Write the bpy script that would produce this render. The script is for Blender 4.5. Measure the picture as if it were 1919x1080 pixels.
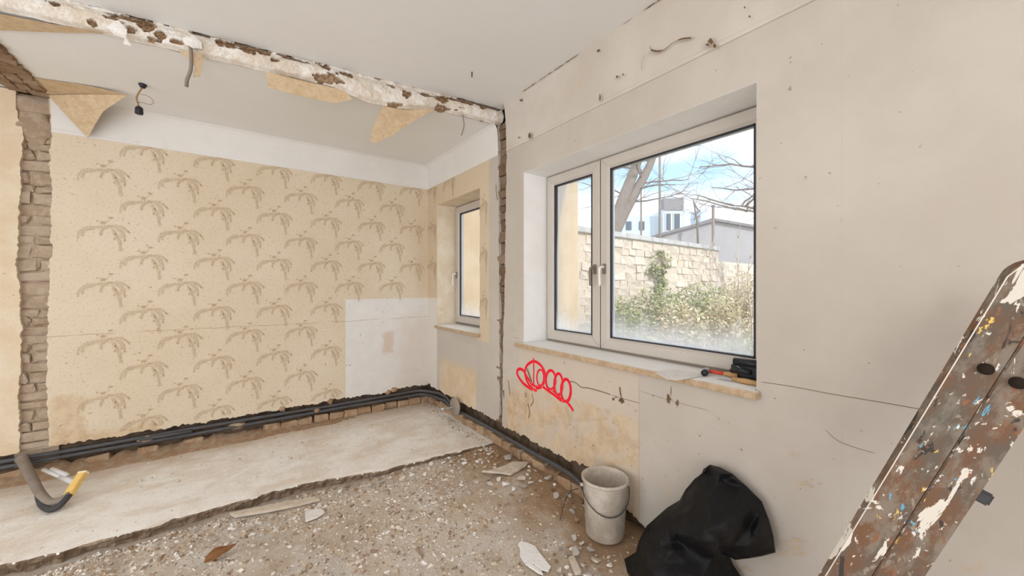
import bpy, bmesh, math, random
from mathutils import Vector, Matrix, noise as mn
from mathutils.geometry import tessellate_polygon

# ------------------------------------------------------------------ scene / camera / light
for o in list(bpy.data.objects): bpy.data.objects.remove(o)
S = bpy.context.scene
COL = S.collection
IMG_W, FOC, HOR, CX, EYE = 1919.0, 715.0, 533.0, 960.0, 1.38
YAW = math.atan(517.0 / FOC)
SN, CS = math.sin(YAW), math.cos(YAW)
cam = bpy.data.cameras.new('camera'); camo = bpy.data.objects.new('camera', cam); COL.objects.link(camo)
cam.sensor_width = 36.0; cam.lens = 36.0 * FOC / IMG_W; cam.shift_y = -(540.0 - HOR) / IMG_W
cam.clip_start = 0.02; cam.clip_end = 300
camo.location = (0, 0, EYE); camo.rotation_euler = (math.pi / 2, 0, -YAW)
S.camera = camo

W = bpy.data.worlds.new('sky'); S.world = W; W.use_nodes = True
wn = W.node_tree; wn.nodes.clear()
wo = wn.nodes.new('ShaderNodeOutputWorld'); wb = wn.nodes.new('ShaderNodeBackground')
wtc = wn.nodes.new('ShaderNodeTexCoord'); wmp = wn.nodes.new('ShaderNodeMapping'); wmp.inputs['Scale'].default_value = (1, 1, 2.6)
wno = wn.nodes.new('ShaderNodeTexNoise'); wno.inputs['Scale'].default_value = 2.6; wno.inputs['Detail'].default_value = 6; wno.inputs['Roughness'].default_value = .55
wra = wn.nodes.new('ShaderNodeValToRGB')
wra.color_ramp.elements[0].position = .34; wra.color_ramp.elements[0].color = (.35, .53, .76, 1)
wra.color_ramp.elements[1].position = .52; wra.color_ramp.elements[1].color = (.80, .83, .86, 1)
wn.links.new(wtc.outputs['Generated'], wmp.inputs['Vector']); wn.links.new(wmp.outputs[0], wno.inputs['Vector'])
wn.links.new(wno.outputs[0], wra.inputs[0]); wn.links.new(wra.outputs[0], wb.inputs[0]); wn.links.new(wb.outputs[0], wo.inputs[0])
wb.inputs[1].default_value = 1.9

sun = bpy.data.lights.new('sun', 'SUN'); suno = bpy.data.objects.new('sun', sun); COL.objects.link(suno)
sun.energy = 2.3; sun.angle = .03; sun.color = (1, .97, .93)
suno.rotation_euler = Vector((-.03, .8, -.62)).to_track_quat('-Z', 'Y').to_euler(); suno.location = (6, -8, 12)

def fill_area(name, loc, direction, sx, sy, power, color=(1, .985, .965)):
    l = bpy.data.lights.new(name, 'AREA'); l.shape = 'RECTANGLE'; l.size = sx; l.size_y = sy; l.energy = power; l.color = color
    o = bpy.data.objects.new(name, l); COL.objects.link(o); o.location = loc
    o.rotation_euler = Vector(direction).to_track_quat('-Z', 'Z').to_euler()
    return o
# daylight lamps added to brighten the room, set in made-up openings
fill_area('added_fill_rear', (-1.3, -2.98, 1.35), (0, 1, 0), 3.0, 2.3, 82)
fill_area('added_fill_side', (-3.18, 1.1, 1.35), (1, 0, 0), 3.6, 2.3, 45)
# sky light through the two windows in view (stands outside the panes)
S.view_settings.view_transform = 'Standard'; S.view_settings.look = 'None'
S.view_settings.gamma = 1; S.view_settings.use_curve_mapping = False
S.view_settings.exposure = 0.06
S.cycles.max_bounces = 8; S.cycles.diffuse_bounces = 4; S.cycles.glossy_bounces = 2; S.cycles.transparent_max_bounces = 8

# ------------------------------------------------------------------ measured planes of the room
XW, YB = 1.82, 4.2            # plaster face of the window wall / of the papered wall
ZB, ZF = 2.75, 2.865          # ceilings behind / in front of the removed partition
XL, YR = -3.2, -3.0
def ray(px, py):
    l = (px - CX) / FOC
    return Vector((SN + l * CS, CS - l * SN, (HOR - py) / FOC))
def onX(px, py, a=XW): r = ray(px, py); d = a / r.x; return Vector((a, r.y * d, EYE + r.z * d))
def onY(px, py, b=YB): r = ray(px, py); d = b / r.y; return Vector((r.x * d, b, EYE + r.z * d))
def onZ(px, py, z=0.): r = ray(px, py); d = (z - EYE) / r.z; return Vector((r.x * d, r.y * d, z))
def onD(px, py, d): r = ray(px, py); return Vector((r.x * d, r.y * d, EYE + r.z * d))
def sstep(a, b, x):
    t = min(1, max(0, (x - a) / (b - a))); return t * t * (3 - 2 * t)
def lerp(a, b, t): return a + (b - a) * t
def pw(pts, x):
    if x <= pts[0][0]: return pts[0][1]
    for (x0, y0), (x1, y1) in zip(pts, pts[1:]):
        if x <= x1: return lerp(y0, y1, (x - x0) / (x1 - x0))
    return pts[-1][1]
def nz(x, y=0., z=0.): return mn.noise(Vector((x, y, z)))
def fb(x, y=0., z=0., o=4): return mn.fractal(Vector((x, y, z)), 1.0, 2.0, o)
R = random.Random(7)

# ------------------------------------------------------------------ materials
class Mat:
    def __init__(s, name, rough=.9, spec=.2):
        s.m = bpy.data.materials.new(name); s.m.use_nodes = True; s.nt = s.m.node_tree; s.nt.nodes.clear()
        s.out = s.n('ShaderNodeOutputMaterial'); s.b = s.n('ShaderNodeBsdfPrincipled')
        s.b.inputs['Roughness'].default_value = rough; s.b.inputs['Specular IOR Level'].default_value = spec
        s.l(s.b.outputs[0], s.out.inputs[0]); s._pos = None; s._obj = None
    def n(s, t): return s.nt.nodes.new(t)
    def l(s, a, b): s.nt.links.new(a, b)
    def put(s, sock, v):
        if isinstance(v, (int, float)): sock.default_value = v
        elif isinstance(v, (tuple, list)): sock.default_value = tuple(v) + (1,) * (len(sock.default_value) - len(v))
        else: s.l(v, sock)
    def pos(s):
        if not s._pos: s._pos = s.n('ShaderNodeNewGeometry').outputs['Position']
        return s._pos
    def obj(s):
        if not s._obj: s._obj = s.n('ShaderNodeTexCoord').outputs['Object']
        return s._obj
    def xyz(s, v=None):
        k = s.n('ShaderNodeSeparateXYZ'); s.l(v or s.pos(), k.inputs[0]); return k.outputs
    def scale(s, v, sc):
        k = s.n('ShaderNodeVectorMath'); k.operation = 'MULTIPLY'; s.l(v, k.inputs[0]); k.inputs[1].default_value = sc; return k.outputs[0]
    def noise(s, sc, det=4, ro=.6, vec=None, dist=0.):
        k = s.n('ShaderNodeTexNoise'); s.l(vec or s.pos(), k.inputs['Vector'])
        k.inputs['Scale'].default_value = sc; k.inputs['Detail'].default_value = det; k.inputs['Roughness'].default_value = ro; k.inputs['Distortion'].default_value = dist
        return k.outputs[0]
    def voro(s, sc, vec=None, out='Distance', rnd=1.):
        k = s.n('ShaderNodeTexVoronoi'); s.l(vec or s.pos(), k.inputs['Vector']); k.inputs['Scale'].default_value = sc; k.inputs['Randomness'].default_value = rnd
        return k.outputs[out]
    def math(s, op, a, b=0., c=None):
        k = s.n('ShaderNodeMath'); k.operation = op; s.put(k.inputs[0], a); s.put(k.inputs[1], b)
        if c is not None: s.put(k.inputs[2], c)
        return k.outputs[0]
    def ss(s, v, a, b):
        k = s.n('ShaderNodeMapRange'); k.interpolation_type = 'SMOOTHSTEP'; s.put(k.inputs[0], v); k.inputs[1].default_value = a; k.inputs[2].default_value = b
        return k.outputs[0]
    def mix(s, f, a, b, mode='MIX'):
        k = s.n('ShaderNodeMix'); k.data_type = 'RGBA'; k.blend_type = mode
        s.put(k.inputs[0], f); s.put(k.inputs[6], a); s.put(k.inputs[7], b); return k.outputs[2]
    def ramp(s, f, stops):
        k = s.n('ShaderNodeValToRGB'); e = k.color_ramp.elements
        while len(e) < len(stops): e.new(.5)
        for q, (p, c) in zip(e, stops): q.position = p; q.color = tuple(c) + (1,) * (4 - len(c))
        s.put(k.inputs[0], f); return k.outputs[0]
    def box(s, u, v, u0, u1, v0, v1, so=.005, wob=0., wsc=8):
        if wob:
            w = s.math('MULTIPLY', s.math('SUBTRACT', s.noise(wsc, 5, .65), .5), wob)
            u = s.math('ADD', u, w); v = s.math('ADD', v, w)
        r = None
        for val, lo, hi in ((u, u0, u1), (v, v0, v1)):
            a = s.math('MULTIPLY', s.ss(val, lo - so, lo + so), s.ss(val, hi + so, hi - so))
            r = a if r is None else s.math('MULTIPLY', r, a)
        return r
    def attr(s, name):
        k = s.n('ShaderNodeAttribute'); k.attribute_name = name; return k.outputs
    def rnd(s): return s.n('ShaderNodeObjectInfo').outputs['Random']
    def col(s, v): s.put(s.b.inputs['Base Color'], v); return s
    def bump(s, h, st=.3, d=.01):
        k = s.n('ShaderNodeBump'); k.inputs['Strength'].default_value = st; k.inputs['Distance'].default_value = d
        s.put(k.inputs['Height'], h); s.l(k.outputs[0], s.b.inputs['Normal']); return s
    def set(s, **kw):
        for k, v in kw.items(): s.put(s.b.inputs[k.replace('_', ' ')], v)
        return s

def simple(name, c, rough=.7, spec=.3, var=.12, sc=12, metal=0., bump=0.):
    m = Mat(name, rough, spec); n = m.noise(sc, 5, .65, m.obj())
    m.col(m.mix(n, tuple(k * (1 - var) for k in c), tuple(min(1, k * (1 + var)) for k in c)))
    if metal: m.set(Metallic=metal)
    if bump: m.bump(n, bump, .004)
    return m.m

def overlay(m, c, ov):
    if not ov: return c
    c1, c2, amt, nsc, n0, n1 = ov; a = m.attr('a')[2]; n = m.noise(nsc, 4, .65)
    f = m.math('MULTIPLY', m.math('MULTIPLY', a, m.math('MULTIPLY_ADD', m.ss(n, n0, n1), .55, .45)), amt)
    return m.mix(f, c, m.mix(m.noise(11, 3), c1, c2))
def plaster_mat(name, wall, ov=None):
    """wall: 'back' (u = x) or 'right' (u = y)"""
    m = Mat(name, .93, .12); x = m.xyz(); u = x[0] if wall == 'back' else x[1]; z = x[2]
    big = m.noise(1.3, 5, .6); mid = m.noise(9, 6, .65); fine = m.noise(130, 3, .7); spk = m.noise(60, 2, .5)
    paper = m.mix(m.ss(big, .3, .7), (.70, .585, .435), (.745, .64, .50))
    paper = m.mix(m.math('MULTIPLY', m.ss(spk, .55, .66), .30), paper, (.50, .37, .24))
    paper = m.mix(m.math('MULTIPLY', m.ss(fine, .5, .7), .22), paper, (.84, .73, .58))
    white = m.mix(m.ss(mid, .3, .7), (.78, .74, .70), (.84, .80, .77))
    tan = m.mix(m.ss(m.noise(14, 6, .7), .35, .65), (.54, .375, .215), (.70, .54, .36))
    if wall == 'back':
        c = paper
        # plaster seen where the paper came away low at the left
        t = m.box(u, z, -1.12, -.52, -.1, .27, .03, .22, 6); c = m.mix(m.math('MULTIPLY', t, .75), c, tan)
        t2 = m.box(u, z, -1.09, -.93, .1, .55, .02, .2, 7); c = m.mix(m.math('MULTIPLY', t2, .6), c, tan)
        left = m.box(u, z, -4, -1.22, 0, 3, .01, .03, 7)
        c = m.mix(m.math('MULTIPLY', left, .55), c, m.mix(m.ss(m.noise(5, 6, .7), .35, .65), (.70, .52, .33), (.80, .68, .52)))
        p = m.box(u, z, .915, 1.9, -.1, 1.222, .004, .012, 12)
        pc = m.mix(m.ss(mid, .3, .75), (.75, .72, .69), (.80, .77, .74))
        pc = m.mix(m.math('MULTIPLY', m.box(u, z, 1.3, 1.42, .62, .85, .03, .16, 12), .5), pc, (.62, .40, .28))
        pc = m.mix(m.math('MULTIPLY', m.box(u, z, 1.5, 1.95, .1, 1.0, .12, .2, 5), .35), pc, (.66, .53, .40))
        c = m.mix(p, c, pc)
        ln = m.math('ABSOLUTE', m.math('SUBTRACT', m.math('ADD', z, m.math('MULTIPLY', m.math('SUBTRACT', m.noise(3, 3), .5), .03)), 1.0))
        ln = m.math('MULTIPLY', m.ss(ln, .006, .001), m.ss(m.noise(5, 3), .38, .55))
        c = m.mix(m.math('MULTIPLY', ln, .55), c, (.42, .24, .14))
    else:
        base = m.mix(m.ss(big, .35, .68), (.54, .48, .42), (.60, .545, .485))
        base = m.mix(m.math('MULTIPLY', m.ss(mid, .5, .75), .22), base, (.52, .445, .37))
        c = base
        pap = m.box(u, z, 2.865, 4.4, 1.22, 2.6, .004, .01, 9); c = m.mix(pap, c, m.mix(.35, paper, (.60, .44, .29)))
        pap2 = m.box(u, z, 2.865, 3.06, .86, 1.3, .004, .01, 9); c = m.mix(pap2, c, m.mix(.35, paper, (.60, .44, .29)))
        low = m.box(u, z, 3.95, 4.4, 0, 1.225, .005, .02, 9); c = m.mix(low, c, (.76, .71, .65))
        rad = m.box(u, z, 3.09, 3.88, .05, .80, .012, .05, 10)
        radc = m.mix(m.ss(z, .5, .62), m.mix(m.ss(m.noise(6, 5), .35, .65), (.68, .50, .30), (.74, .60, .44)), (.58, .52, .46)); c = m.mix(m.math('MULTIPLY', rad, .85), c, radc)
        # bare plaster below the wide sill
        st = m.box(u, z, 1.309, 2.60, .0, .62, .006, .03, 4); stn = m.ss(m.noise(4.2, 7, .66, None, .8), .42, .56)
        c = m.mix(m.math('MULTIPLY', st, m.math('MULTIPLY_ADD', stn, .7, .2)), c, tan)
        st2 = m.box(u, z, 1.309, 2.42, .0, .88, .004, .015, 9); c = m.mix(m.math('MULTIPLY', st2, .35), c, (.72, .58, .43))
        st3 = m.box(u, z, -.4, 1.3, 0, .65, .2, .3, 4)
        c = m.mix(m.math('MULTIPLY', m.math('MULTIPLY', st3, m.ss(m.noise(6.5, 6, .7), .58, .66)), .6), c, (.62, .47, .33))
        pt = m.math('MULTIPLY', m.ss(m.math('ABSOLUTE', m.math('SUBTRACT', u, .43)), .003, .001), .25); c = m.mix(pt, c, (.5, .42, .34))
        pt = m.math('MULTIPLY', m.ss(m.math('ABSOLUTE', m.math('SUBTRACT', u, 1.309)), .004, .001), m.math('MULTIPLY', m.ss(z, .9, .8), .5)); c = m.mix(pt, c, (.45, .3, .2))
    spots = m.math('MULTIPLY', m.ss(m.noise(38, 2, .4), .735, .765), .6); c = m.mix(spots, c, (.30, .20, .13))
    m.col(overlay(m, c, ov)); h = m.math('ADD', m.math('MULTIPLY', mid, .8), m.math('MULTIPLY', fine, .25)); m.bump(h, .22, .006); return m.m

def paint_mat(name, c0, c1, stain=(.62, .5, .4), amt=.3, sc=1.6, ov=None):
    m = Mat(name, .92, .12); n = m.noise(sc, 5, .6); f = m.noise(90, 3, .7)
    c = m.mix(m.ss(n, .35, .65), c0, c1); c = m.mix(m.math('MULTIPLY', m.ss(m.noise(5, 6, .68), .56, .72), amt), c, stain)
    m.col(overlay(m, c, ov)); m.bump(m.math('ADD', m.math('MULTIPLY', n, .5), m.math('MULTIPLY', f, .2)), .18, .006); return m.m

def brick_mat(name, cols, dust=(.60, .50, .40), da=.55):
    m = Mat(name, .95, .1); r = m.rnd(); n = m.noise(18, 6, .7); n2 = m.noise(70, 4, .7)
    c = m.ramp(r, [(i / (len(cols) - 1), q) for i, q in enumerate(cols)])
    c = m.mix(m.math('MULTIPLY', m.ss(n, .42, .62), da), c, dust); c = m.mix(m.math('MULTIPLY', m.ss(n2, .55, .75), .5), c, (.22, .15, .10))
    m.col(c); m.bump(m.math('ADD', n, m.math('MULTIPLY', n2, .5)), .6, .01); return m.m

MT = {}
MT['plaster_back'] = plaster_mat('papered_plaster', 'back')
MT['plaster_right'] = plaster_mat('painted_plaster', 'right')
MT['band'] = paint_mat('cornice_paint', (.58, .52, .455), (.65, .595, .535), (.62, .49, .37), .5)
MT['band_back'] = paint_mat('cornice_paint_white', (.77, .745, .715), (.81, .785, .76), (.68, .61, .54), .2)
MT['ceil'] = paint_mat('ceiling_paint', (.83, .825, .81), (.86, .855, .845), (.78, .75, .71), .2, .8)
MT['reveal'] = paint_mat('reveal_paint', (.87, .855, .835), (.91, .90, .885), (.76, .70, .63), .3, 4)
MT['reveal_paper'] = paint_mat('reveal_wallpaper', (.70, .58, .43), (.78, .68, .55), (.58, .43, .29), .55, 6)
MT['mortar'] = paint_mat('rough_shaded_mortar', (.07, .05, .036), (.16, .115, .08), (.045, .03, .022), .8, 9)  # near-black tone puts gap shade into the mortar behind the plaster
MT['brick_strip'] = brick_mat('dusty_brick', [(.36, .265, .18), (.45, .345, .255), (.40, .30, .21), (.50, .40, .31)], (.54, .445, .35), .6)
MT['brick_low'] = brick_mat('tan_brick', [(.34, .205, .115), (.44, .285, .17), (.38, .24, .145), (.30, .185, .11)], (.50, .385, .275), .75)
MT['brick_chase'] = brick_mat('dark_brick', [(.14, .085, .05), (.23, .165, .12), (.17, .105, .06), (.30, .23, .18)], (.30, .23, .17), .5)
MT['lath'] = brick_mat('brown_brick', [(.20, .11, .06), (.28, .17, .10), (.36, .26, .18), (.24, .14, .08)], (.40, .30, .22), .4)

def slab_mat():
    m = Mat('dusty_screed', .95, .1); n = m.noise(3.2, 7, .72, m.scale(m.pos(), (.85, 1.25, 1)), .25); f = m.noise(55, 5, .75); v = m.noise(14, 6, .7)
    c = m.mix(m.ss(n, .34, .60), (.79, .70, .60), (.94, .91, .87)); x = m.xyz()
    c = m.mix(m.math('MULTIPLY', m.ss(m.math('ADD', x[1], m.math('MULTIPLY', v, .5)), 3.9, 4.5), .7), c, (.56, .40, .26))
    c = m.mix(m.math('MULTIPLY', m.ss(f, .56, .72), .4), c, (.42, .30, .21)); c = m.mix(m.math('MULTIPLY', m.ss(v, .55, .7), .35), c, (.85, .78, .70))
    m.col(c); m.bump(m.math('ADD', v, m.math('MULTIPLY', f, .5)), .5, .01); return m.m
MT['slab'] = slab_mat()
MT['slab_edge'] = paint_mat('broken_screed_side', (.19, .13, .085), (.34, .26, .19), (.11, .075, .05), .7, 14)
def dirt_mat():
    m = Mat('sandy_rubble', .97, .08); n = m.noise(1.6, 6, .6, None, .6); f = m.noise(70, 6, .8); v = m.noise(16, 6, .75); x = m.xyz()
    c = m.mix(m.ss(n, .35, .65), (.64, .52, .40), (.78, .68, .57)); br = m.ss(m.math('ADD', x[0], m.math('MULTIPLY', m.math('SUBTRACT', n, .5), 1.3)), 1.2, 1.6)
    c = m.mix(m.math('MULTIPLY', br, .9), c, (.42, .265, .15))
    wh = m.ss(m.noise(2.6, 6, .7, None, .6), .48, .60); c = m.mix(m.math('MULTIPLY', m.math('MULTIPLY', wh, m.math('SUBTRACT', 1., br)), .6), c, (.80, .755, .71))
    c = m.mix(m.math('MULTIPLY', m.ss(v, .55, .7), .5), c, (.72, .61, .49)); c = m.mix(m.math('MULTIPLY', m.ss(f, .54, .66), .55), c, (.26, .17, .10))
    m.col(c); m.bump(m.math('ADD', v, f), .8, .012); return m.m
MT['dirt'] = dirt_mat()
def attr_mat(name, rough=.95, k='c'):
    m = Mat(name, rough, .15); c = m.attr(k)[0]; n = m.noise(45, 5, .7)
    m.col(m.mix(m.math('MULTIPLY', n, .5), c, (.45, .35, .27))); m.bump(n, .4, .004); return m.m
MT['shard'] = attr_mat('rubble_shards')
def chunk_mat(name, c0, c1):
    m = Mat(name, .95, .1); r = m.rnd(); n = m.noise(24, 5, .7); c = m.mix(r, c0, c1)
    m.col(m.mix(m.math('MULTIPLY', m.ss(n, .4, .65), .45), c, tuple(k * .6 for k in c0))); m.bump(n, .5, .006); return m.m
CHK = {'cream': ((.66, .56, .45), (.76, .68, .58)), 'grey': ((.42, .37, .32), (.56, .51, .46)), 'brown': ((.32, .20, .12), (.45, .31, .20)), 'white': ((.80, .76, .71), (.88, .86, .83))}
for k_, (c0_, c1_) in CHK.items(): MT['chunk_' + k_] = chunk_mat(k_ + '_rubble', c0_, c1_)
MT['chunk'] = MT['chunk_cream']
def strip_mat():
    m = Mat('broken_ceiling_edge', .95, .1); n = m.noise(9, 6, .7); f = m.noise(60, 5, .75)
    c = m.mix(m.ss(n, .4, .62), (.72, .63, .53), (.86, .82, .77)); c = m.mix(m.math('MULTIPLY', m.ss(f, .58, .7), .5), c, (.40, .27, .17))
    k = m.attr('chip')[2]; bc = m.mix(m.ss(f, .4, .6), (.16, .09, .05), (.40, .26, .15)); c = m.mix(k, c, bc)
    m.col(c); m.bump(m.math('ADD', n, f), .5, .008); return m.m
MT['strip'] = strip_mat()
def paper_mat(name, a, b):
    m = Mat(name, .9, .1); n = m.noise(22, 5, .7); s = m.noise(90, 2, .5)
    c = m.mix(m.ss(n, .35, .65), a, b); c = m.mix(m.math('MULTIPLY', m.ss(s, .6, .7), .4), c, (.38, .25, .14)); m.col(c); m.bump(n, .2, .004); return m.m
MT['paper'] = paper_mat('wallpaper_back', (.58, .42, .26), (.68, .53, .36))
MT['paper_light'] = paper_mat('white_paper', (.80, .76, .72), (.86, .83, .80))
MT['white_plaster'] = paper_mat('bright_white_plaster', (.90, .90, .90), (.94, .94, .94))
MT['pvc'] = simple('white_pvc', (.58, .53, .475), .45, .4, .07, 5)
MT['pvc_dark'] = simple('darker_pvc', (.28, .235, .195), .6, .3, .15, 8)  # darker tone for the outer frame and corner welds
MT['gasket'] = simple('black_gasket', (.035, .035, .045), .6)
MT['spacer'] = simple('spacer_bar', (.60, .62, .66), .35, .5, .05, 8, .6)
MT['handle_w'] = simple('white_handle', (.80, .78, .75), .35, .5, .04)
MT['handle_b'] = simple('brown_handle', (.24, .19, .15), .45, .4)
def sill_mat():
    m = Mat('worn_sky_lit_sill', .75, .25); n = m.noise(30, 6, .7); g = m.n('ShaderNodeNewGeometry'); nzv = m.xyz(g.outputs['Normal'])
    top = m.mix(m.ss(n, .58, .76), (.93, .92, .905), (.80, .74, .68)); edge = m.mix(m.ss(n, .35, .65), (.46, .32, .20), (.58, .44, .30))  # upward faces whitened, sky brightness put into the colour; tan edge below
    m.col(m.mix(m.ss(nzv[2], .3, .7), edge, top)); m.bump(n, .25, .003); return m.m
MT['sill'] = sill_mat()
def glass_mat():
    m = Mat('dusty_glass'); m.nt.nodes.remove(m.b); z = m.xyz()[2]
    tr = m.n('ShaderNodeBsdfTransparent'); tr.inputs[0].default_value = (.97, .985, .98, 1); gl = m.n('ShaderNodeBsdfGlossy'); gl.inputs['Roughness'].default_value = .03
    fr = m.n('ShaderNodeFresnel'); fr.inputs[0].default_value = 1.35; mx = m.n('ShaderNodeMixShader'); m.l(fr.outputs[0], mx.inputs[0]); m.l(tr.outputs[0], mx.inputs[1]); m.l(gl.outputs[0], mx.inputs[2])
    di = m.n('ShaderNodeBsdfTranslucent'); di.inputs[0].default_value = (.95, .97, 1, 1); df = m.n('ShaderNodeBsdfDiffuse'); df.inputs[0].default_value = (.9, .92, .95, 1); ad = m.n('ShaderNodeMixShader'); ad.inputs[0].default_value = .4
    m.l(di.outputs[0], ad.inputs[1]); m.l(df.outputs[0], ad.inputs[2])
    n = m.noise(5, 6, .7, m.scale(m.pos(), (1, 1, .35))); st = m.noise(30, 4, .7, m.scale(m.pos(), (1, 1, .06)))
    dust = m.math('ADD', m.math('MULTIPLY', m.ss(m.math('ADD', z, m.math('MULTIPLY', m.math('SUBTRACT', n, .5), .25)), 1.21, 1.02), .62), m.math('MULTIPLY_ADD', m.ss(st, .4, .75), .10, .07))
    m2 = m.n('ShaderNodeMixShader'); m.l(dust, m2.inputs[0]); m.l(mx.outputs[0], m2.inputs[1]); m.l(ad.outputs[0], m2.inputs[2]); m.l(m2.outputs[0], m.out.inputs[0]); return m.m
MT['glass'] = glass_mat()
MT['conduit'] = simple('grey_conduit', (.085, .085, .09), .55, .35, .45, 14)
MT['hose'] = simple('dusty_hose', (.26, .215, .18), .7, .25, .45, 9)
MT['hose_dark'] = simple('dark_hose', (.05, .05, .052), .55, .3, .4, 9)
MT['grey_pvc'] = simple('light_grey_pvc', (.62, .61, .60), .45, .4, .1)
MT['yellow'] = simple('yellow_wood', (.80, .53, .17), .6, .3, .22, 24)
MT['yellow_end'] = simple('pale_wood', (.88, .80, .55), .7)
MT['black'] = simple('black_plastic', (.018, .019, .024), .45, .4, .3)
MT['copper'] = simple('brown_wire', (.34, .20, .09), .5)
MT['steel'] = simple('worn_steel', (.55, .55, .56), .35, .5, .15, 20, .8)
MT['wood'] = simple('tool_wood', (.56, .33, .14), .6, .3, .25, 20)
MT['red'] = simple('red_grip', (.62, .08, .05), .5)
MT['disc'] = simple('zinc_disc', (.33, .28, .235), .6, .3, .25, 9)
MT['dark'] = simple('dark_void', (.03, .022, .017), .95, .05, .4)
MT['leaf_dry'] = simple('dry_leaf', (.24, .11, .045), .7, .2, .5, 30)
def bag_mat():
    m = Mat('black_bag', .5, .22); n = m.noise(5, 6, .65, m.obj()); f = m.noise(30, 4, .6, m.obj())
    m.col(m.mix(m.math('MULTIPLY', m.ss(n, .52, .75), .6), (.007, .007, .008), (.035, .031, .028))); m.set(Roughness=m.math('MULTIPLY_ADD', n, .3, .42)); m.bump(m.math('ADD', n, m.math('MULTIPLY', f, .3)), .35, .012); return m.m
MT['bag'] = bag_mat()
def bucket_mat():
    m = Mat('mortar_bucket', .7, .3); n = m.noise(7, 6, .7, m.obj()); f = m.noise(40, 4, .7, m.obj())
    c = m.mix(m.ss(n, .35, .66), (.44, .37, .30), (.64, .58, .51)); c = m.mix(m.math('MULTIPLY', m.ss(f, .6, .7), .6), c, (.33, .24, .17))
    c = m.mix(m.math('MULTIPLY', m.ss(m.noise(4, 5, .7, m.obj()), .58, .68), .5), c, (.30, .28, .26)); m.col(c); m.bump(n, .25, .004); return m.m
MT['bucket'] = bucket_mat()
def ladder_mat():
    m = Mat('paint_spattered_wood', .6, .35); o = m.obj(); sv = m.scale(o, (1, 1, .45))
    n = m.noise(16, 6, .7, sv); c = m.mix(m.ss(n, .38, .62), (.17, .08, .038), (.12, .098, .075)); c = m.mix(m.math('MULTIPLY', m.ss(m.noise(20, 6, .7, sv), .46, .62), .7), c, (.26, .22, .175))
    def splat(sc, lo, hi, col, amt=1., off=(0, 0, 0), dist=1.2):
        nonlocal c
        k = m.n('ShaderNodeVectorMath'); k.operation = 'ADD'; m.l(sv, k.inputs[0]); k.inputs[1].default_value = off
        c = m.mix(m.math('MULTIPLY', m.ss(m.noise(sc, 5, .62, k.outputs[0], dist), lo, hi), amt), c, col)
    splat(18, .58, .61, (.035, .028, .025), .9, (3, 1, 2)); splat(26, .615, .63, (.30, .24, .18), .9, (1, 6, 3)); splat(13, .575, .588, (.72, .66, .58), 1, (0, 4, 1)); splat(17, .635, .645, (.12, .38, .55), 1, (7, 2, 5)); splat(17, .675, .685, (.78, .52, .13), 1, (2, 9, 4))
    splat(70, .62, .65, (.74, .70, .64), 1, (5, 5, 5), .3); splat(45, .62, .65, (.26, .11, .055), 1, (8, 5, 1), .3)
    m.col(c); m.bump(m.noise(30, 5, .7, sv), .35, .004); return m.m
MT['ladder'] = ladder_mat()
MT['edge_white'] = simple('pale_edge_highlight', (.80, .74, .67), .5)
PRINT = ((.40, .26, .135), (.46, .32, .18), .78, 120, .25, .6)
CRACK = ((.10, .06, .03), (.24, .15, .08), 1., 60, .1, .35)
MT['print_back'] = plaster_mat('palm_print', 'back', PRINT); MT['print_right'] = plaster_mat('palm_print_window_wall', 'right', PRINT)
MT['spray'] = plaster_mat('red_spray_paint', 'right', ((.93, .012, .035), (.90, .02, .045), 1., 60, .0, .15))
MT['crackm'] = plaster_mat('plaster_crack', 'right', CRACK); MT['stainm'] = plaster_mat('plaster_stain', 'right', ((.50, .36, .22), (.60, .46, .31), .75, 40, .35, .65))
MT['crackb'] = paint_mat('cornice_crack', (.58, .52, .455), (.65, .595, .535), (.62, .49, .37), .5, 1.6, CRACK)

# ------------------------------------------------------------------ mesh helpers
def tag(o, label=None, cat=None, group=None, kind=None):
    if label: o['label'] = label
    if cat: o['category'] = cat
    if group: o['group'] = group
    if kind: o['kind'] = kind
    return o
def mesh(name, v, f, mat, smooth=False):
    me = bpy.data.meshes.new(name); me.from_pydata([tuple(q) for q in v], [], f); me.validate(); me.update()
    bm = bmesh.new(); bm.from_mesh(me); bmesh.ops.recalc_face_normals(bm, faces=bm.faces); bm.to_mesh(me); bm.free()
    if mat: me.materials.append(MT[mat] if isinstance(mat, str) else mat)
    if smooth: me.polygons.foreach_set('use_smooth', [True] * len(me.polygons))
    return me
def link(name, me, parent=None, loc=None, rot=None):
    o = bpy.data.objects.new(name, me); COL.objects.link(o)
    if parent: o.parent = parent
    if loc is not None: o.location = loc
    if rot is not None: o.rotation_euler = rot
    return o
def obj(name, v, f, mat, parent=None, smooth=False, loc=None, rot=None): return link(name, mesh(name, v, f, mat, smooth), parent, loc, rot)
def empty(name, loc, label, cat, group=None, kind=None):
    o = bpy.data.objects.new(name, None); COL.objects.link(o); o.location = loc; o.empty_display_size = .05
    bpy.context.view_layer.update(); return tag(o, label, cat, group, kind)
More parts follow.
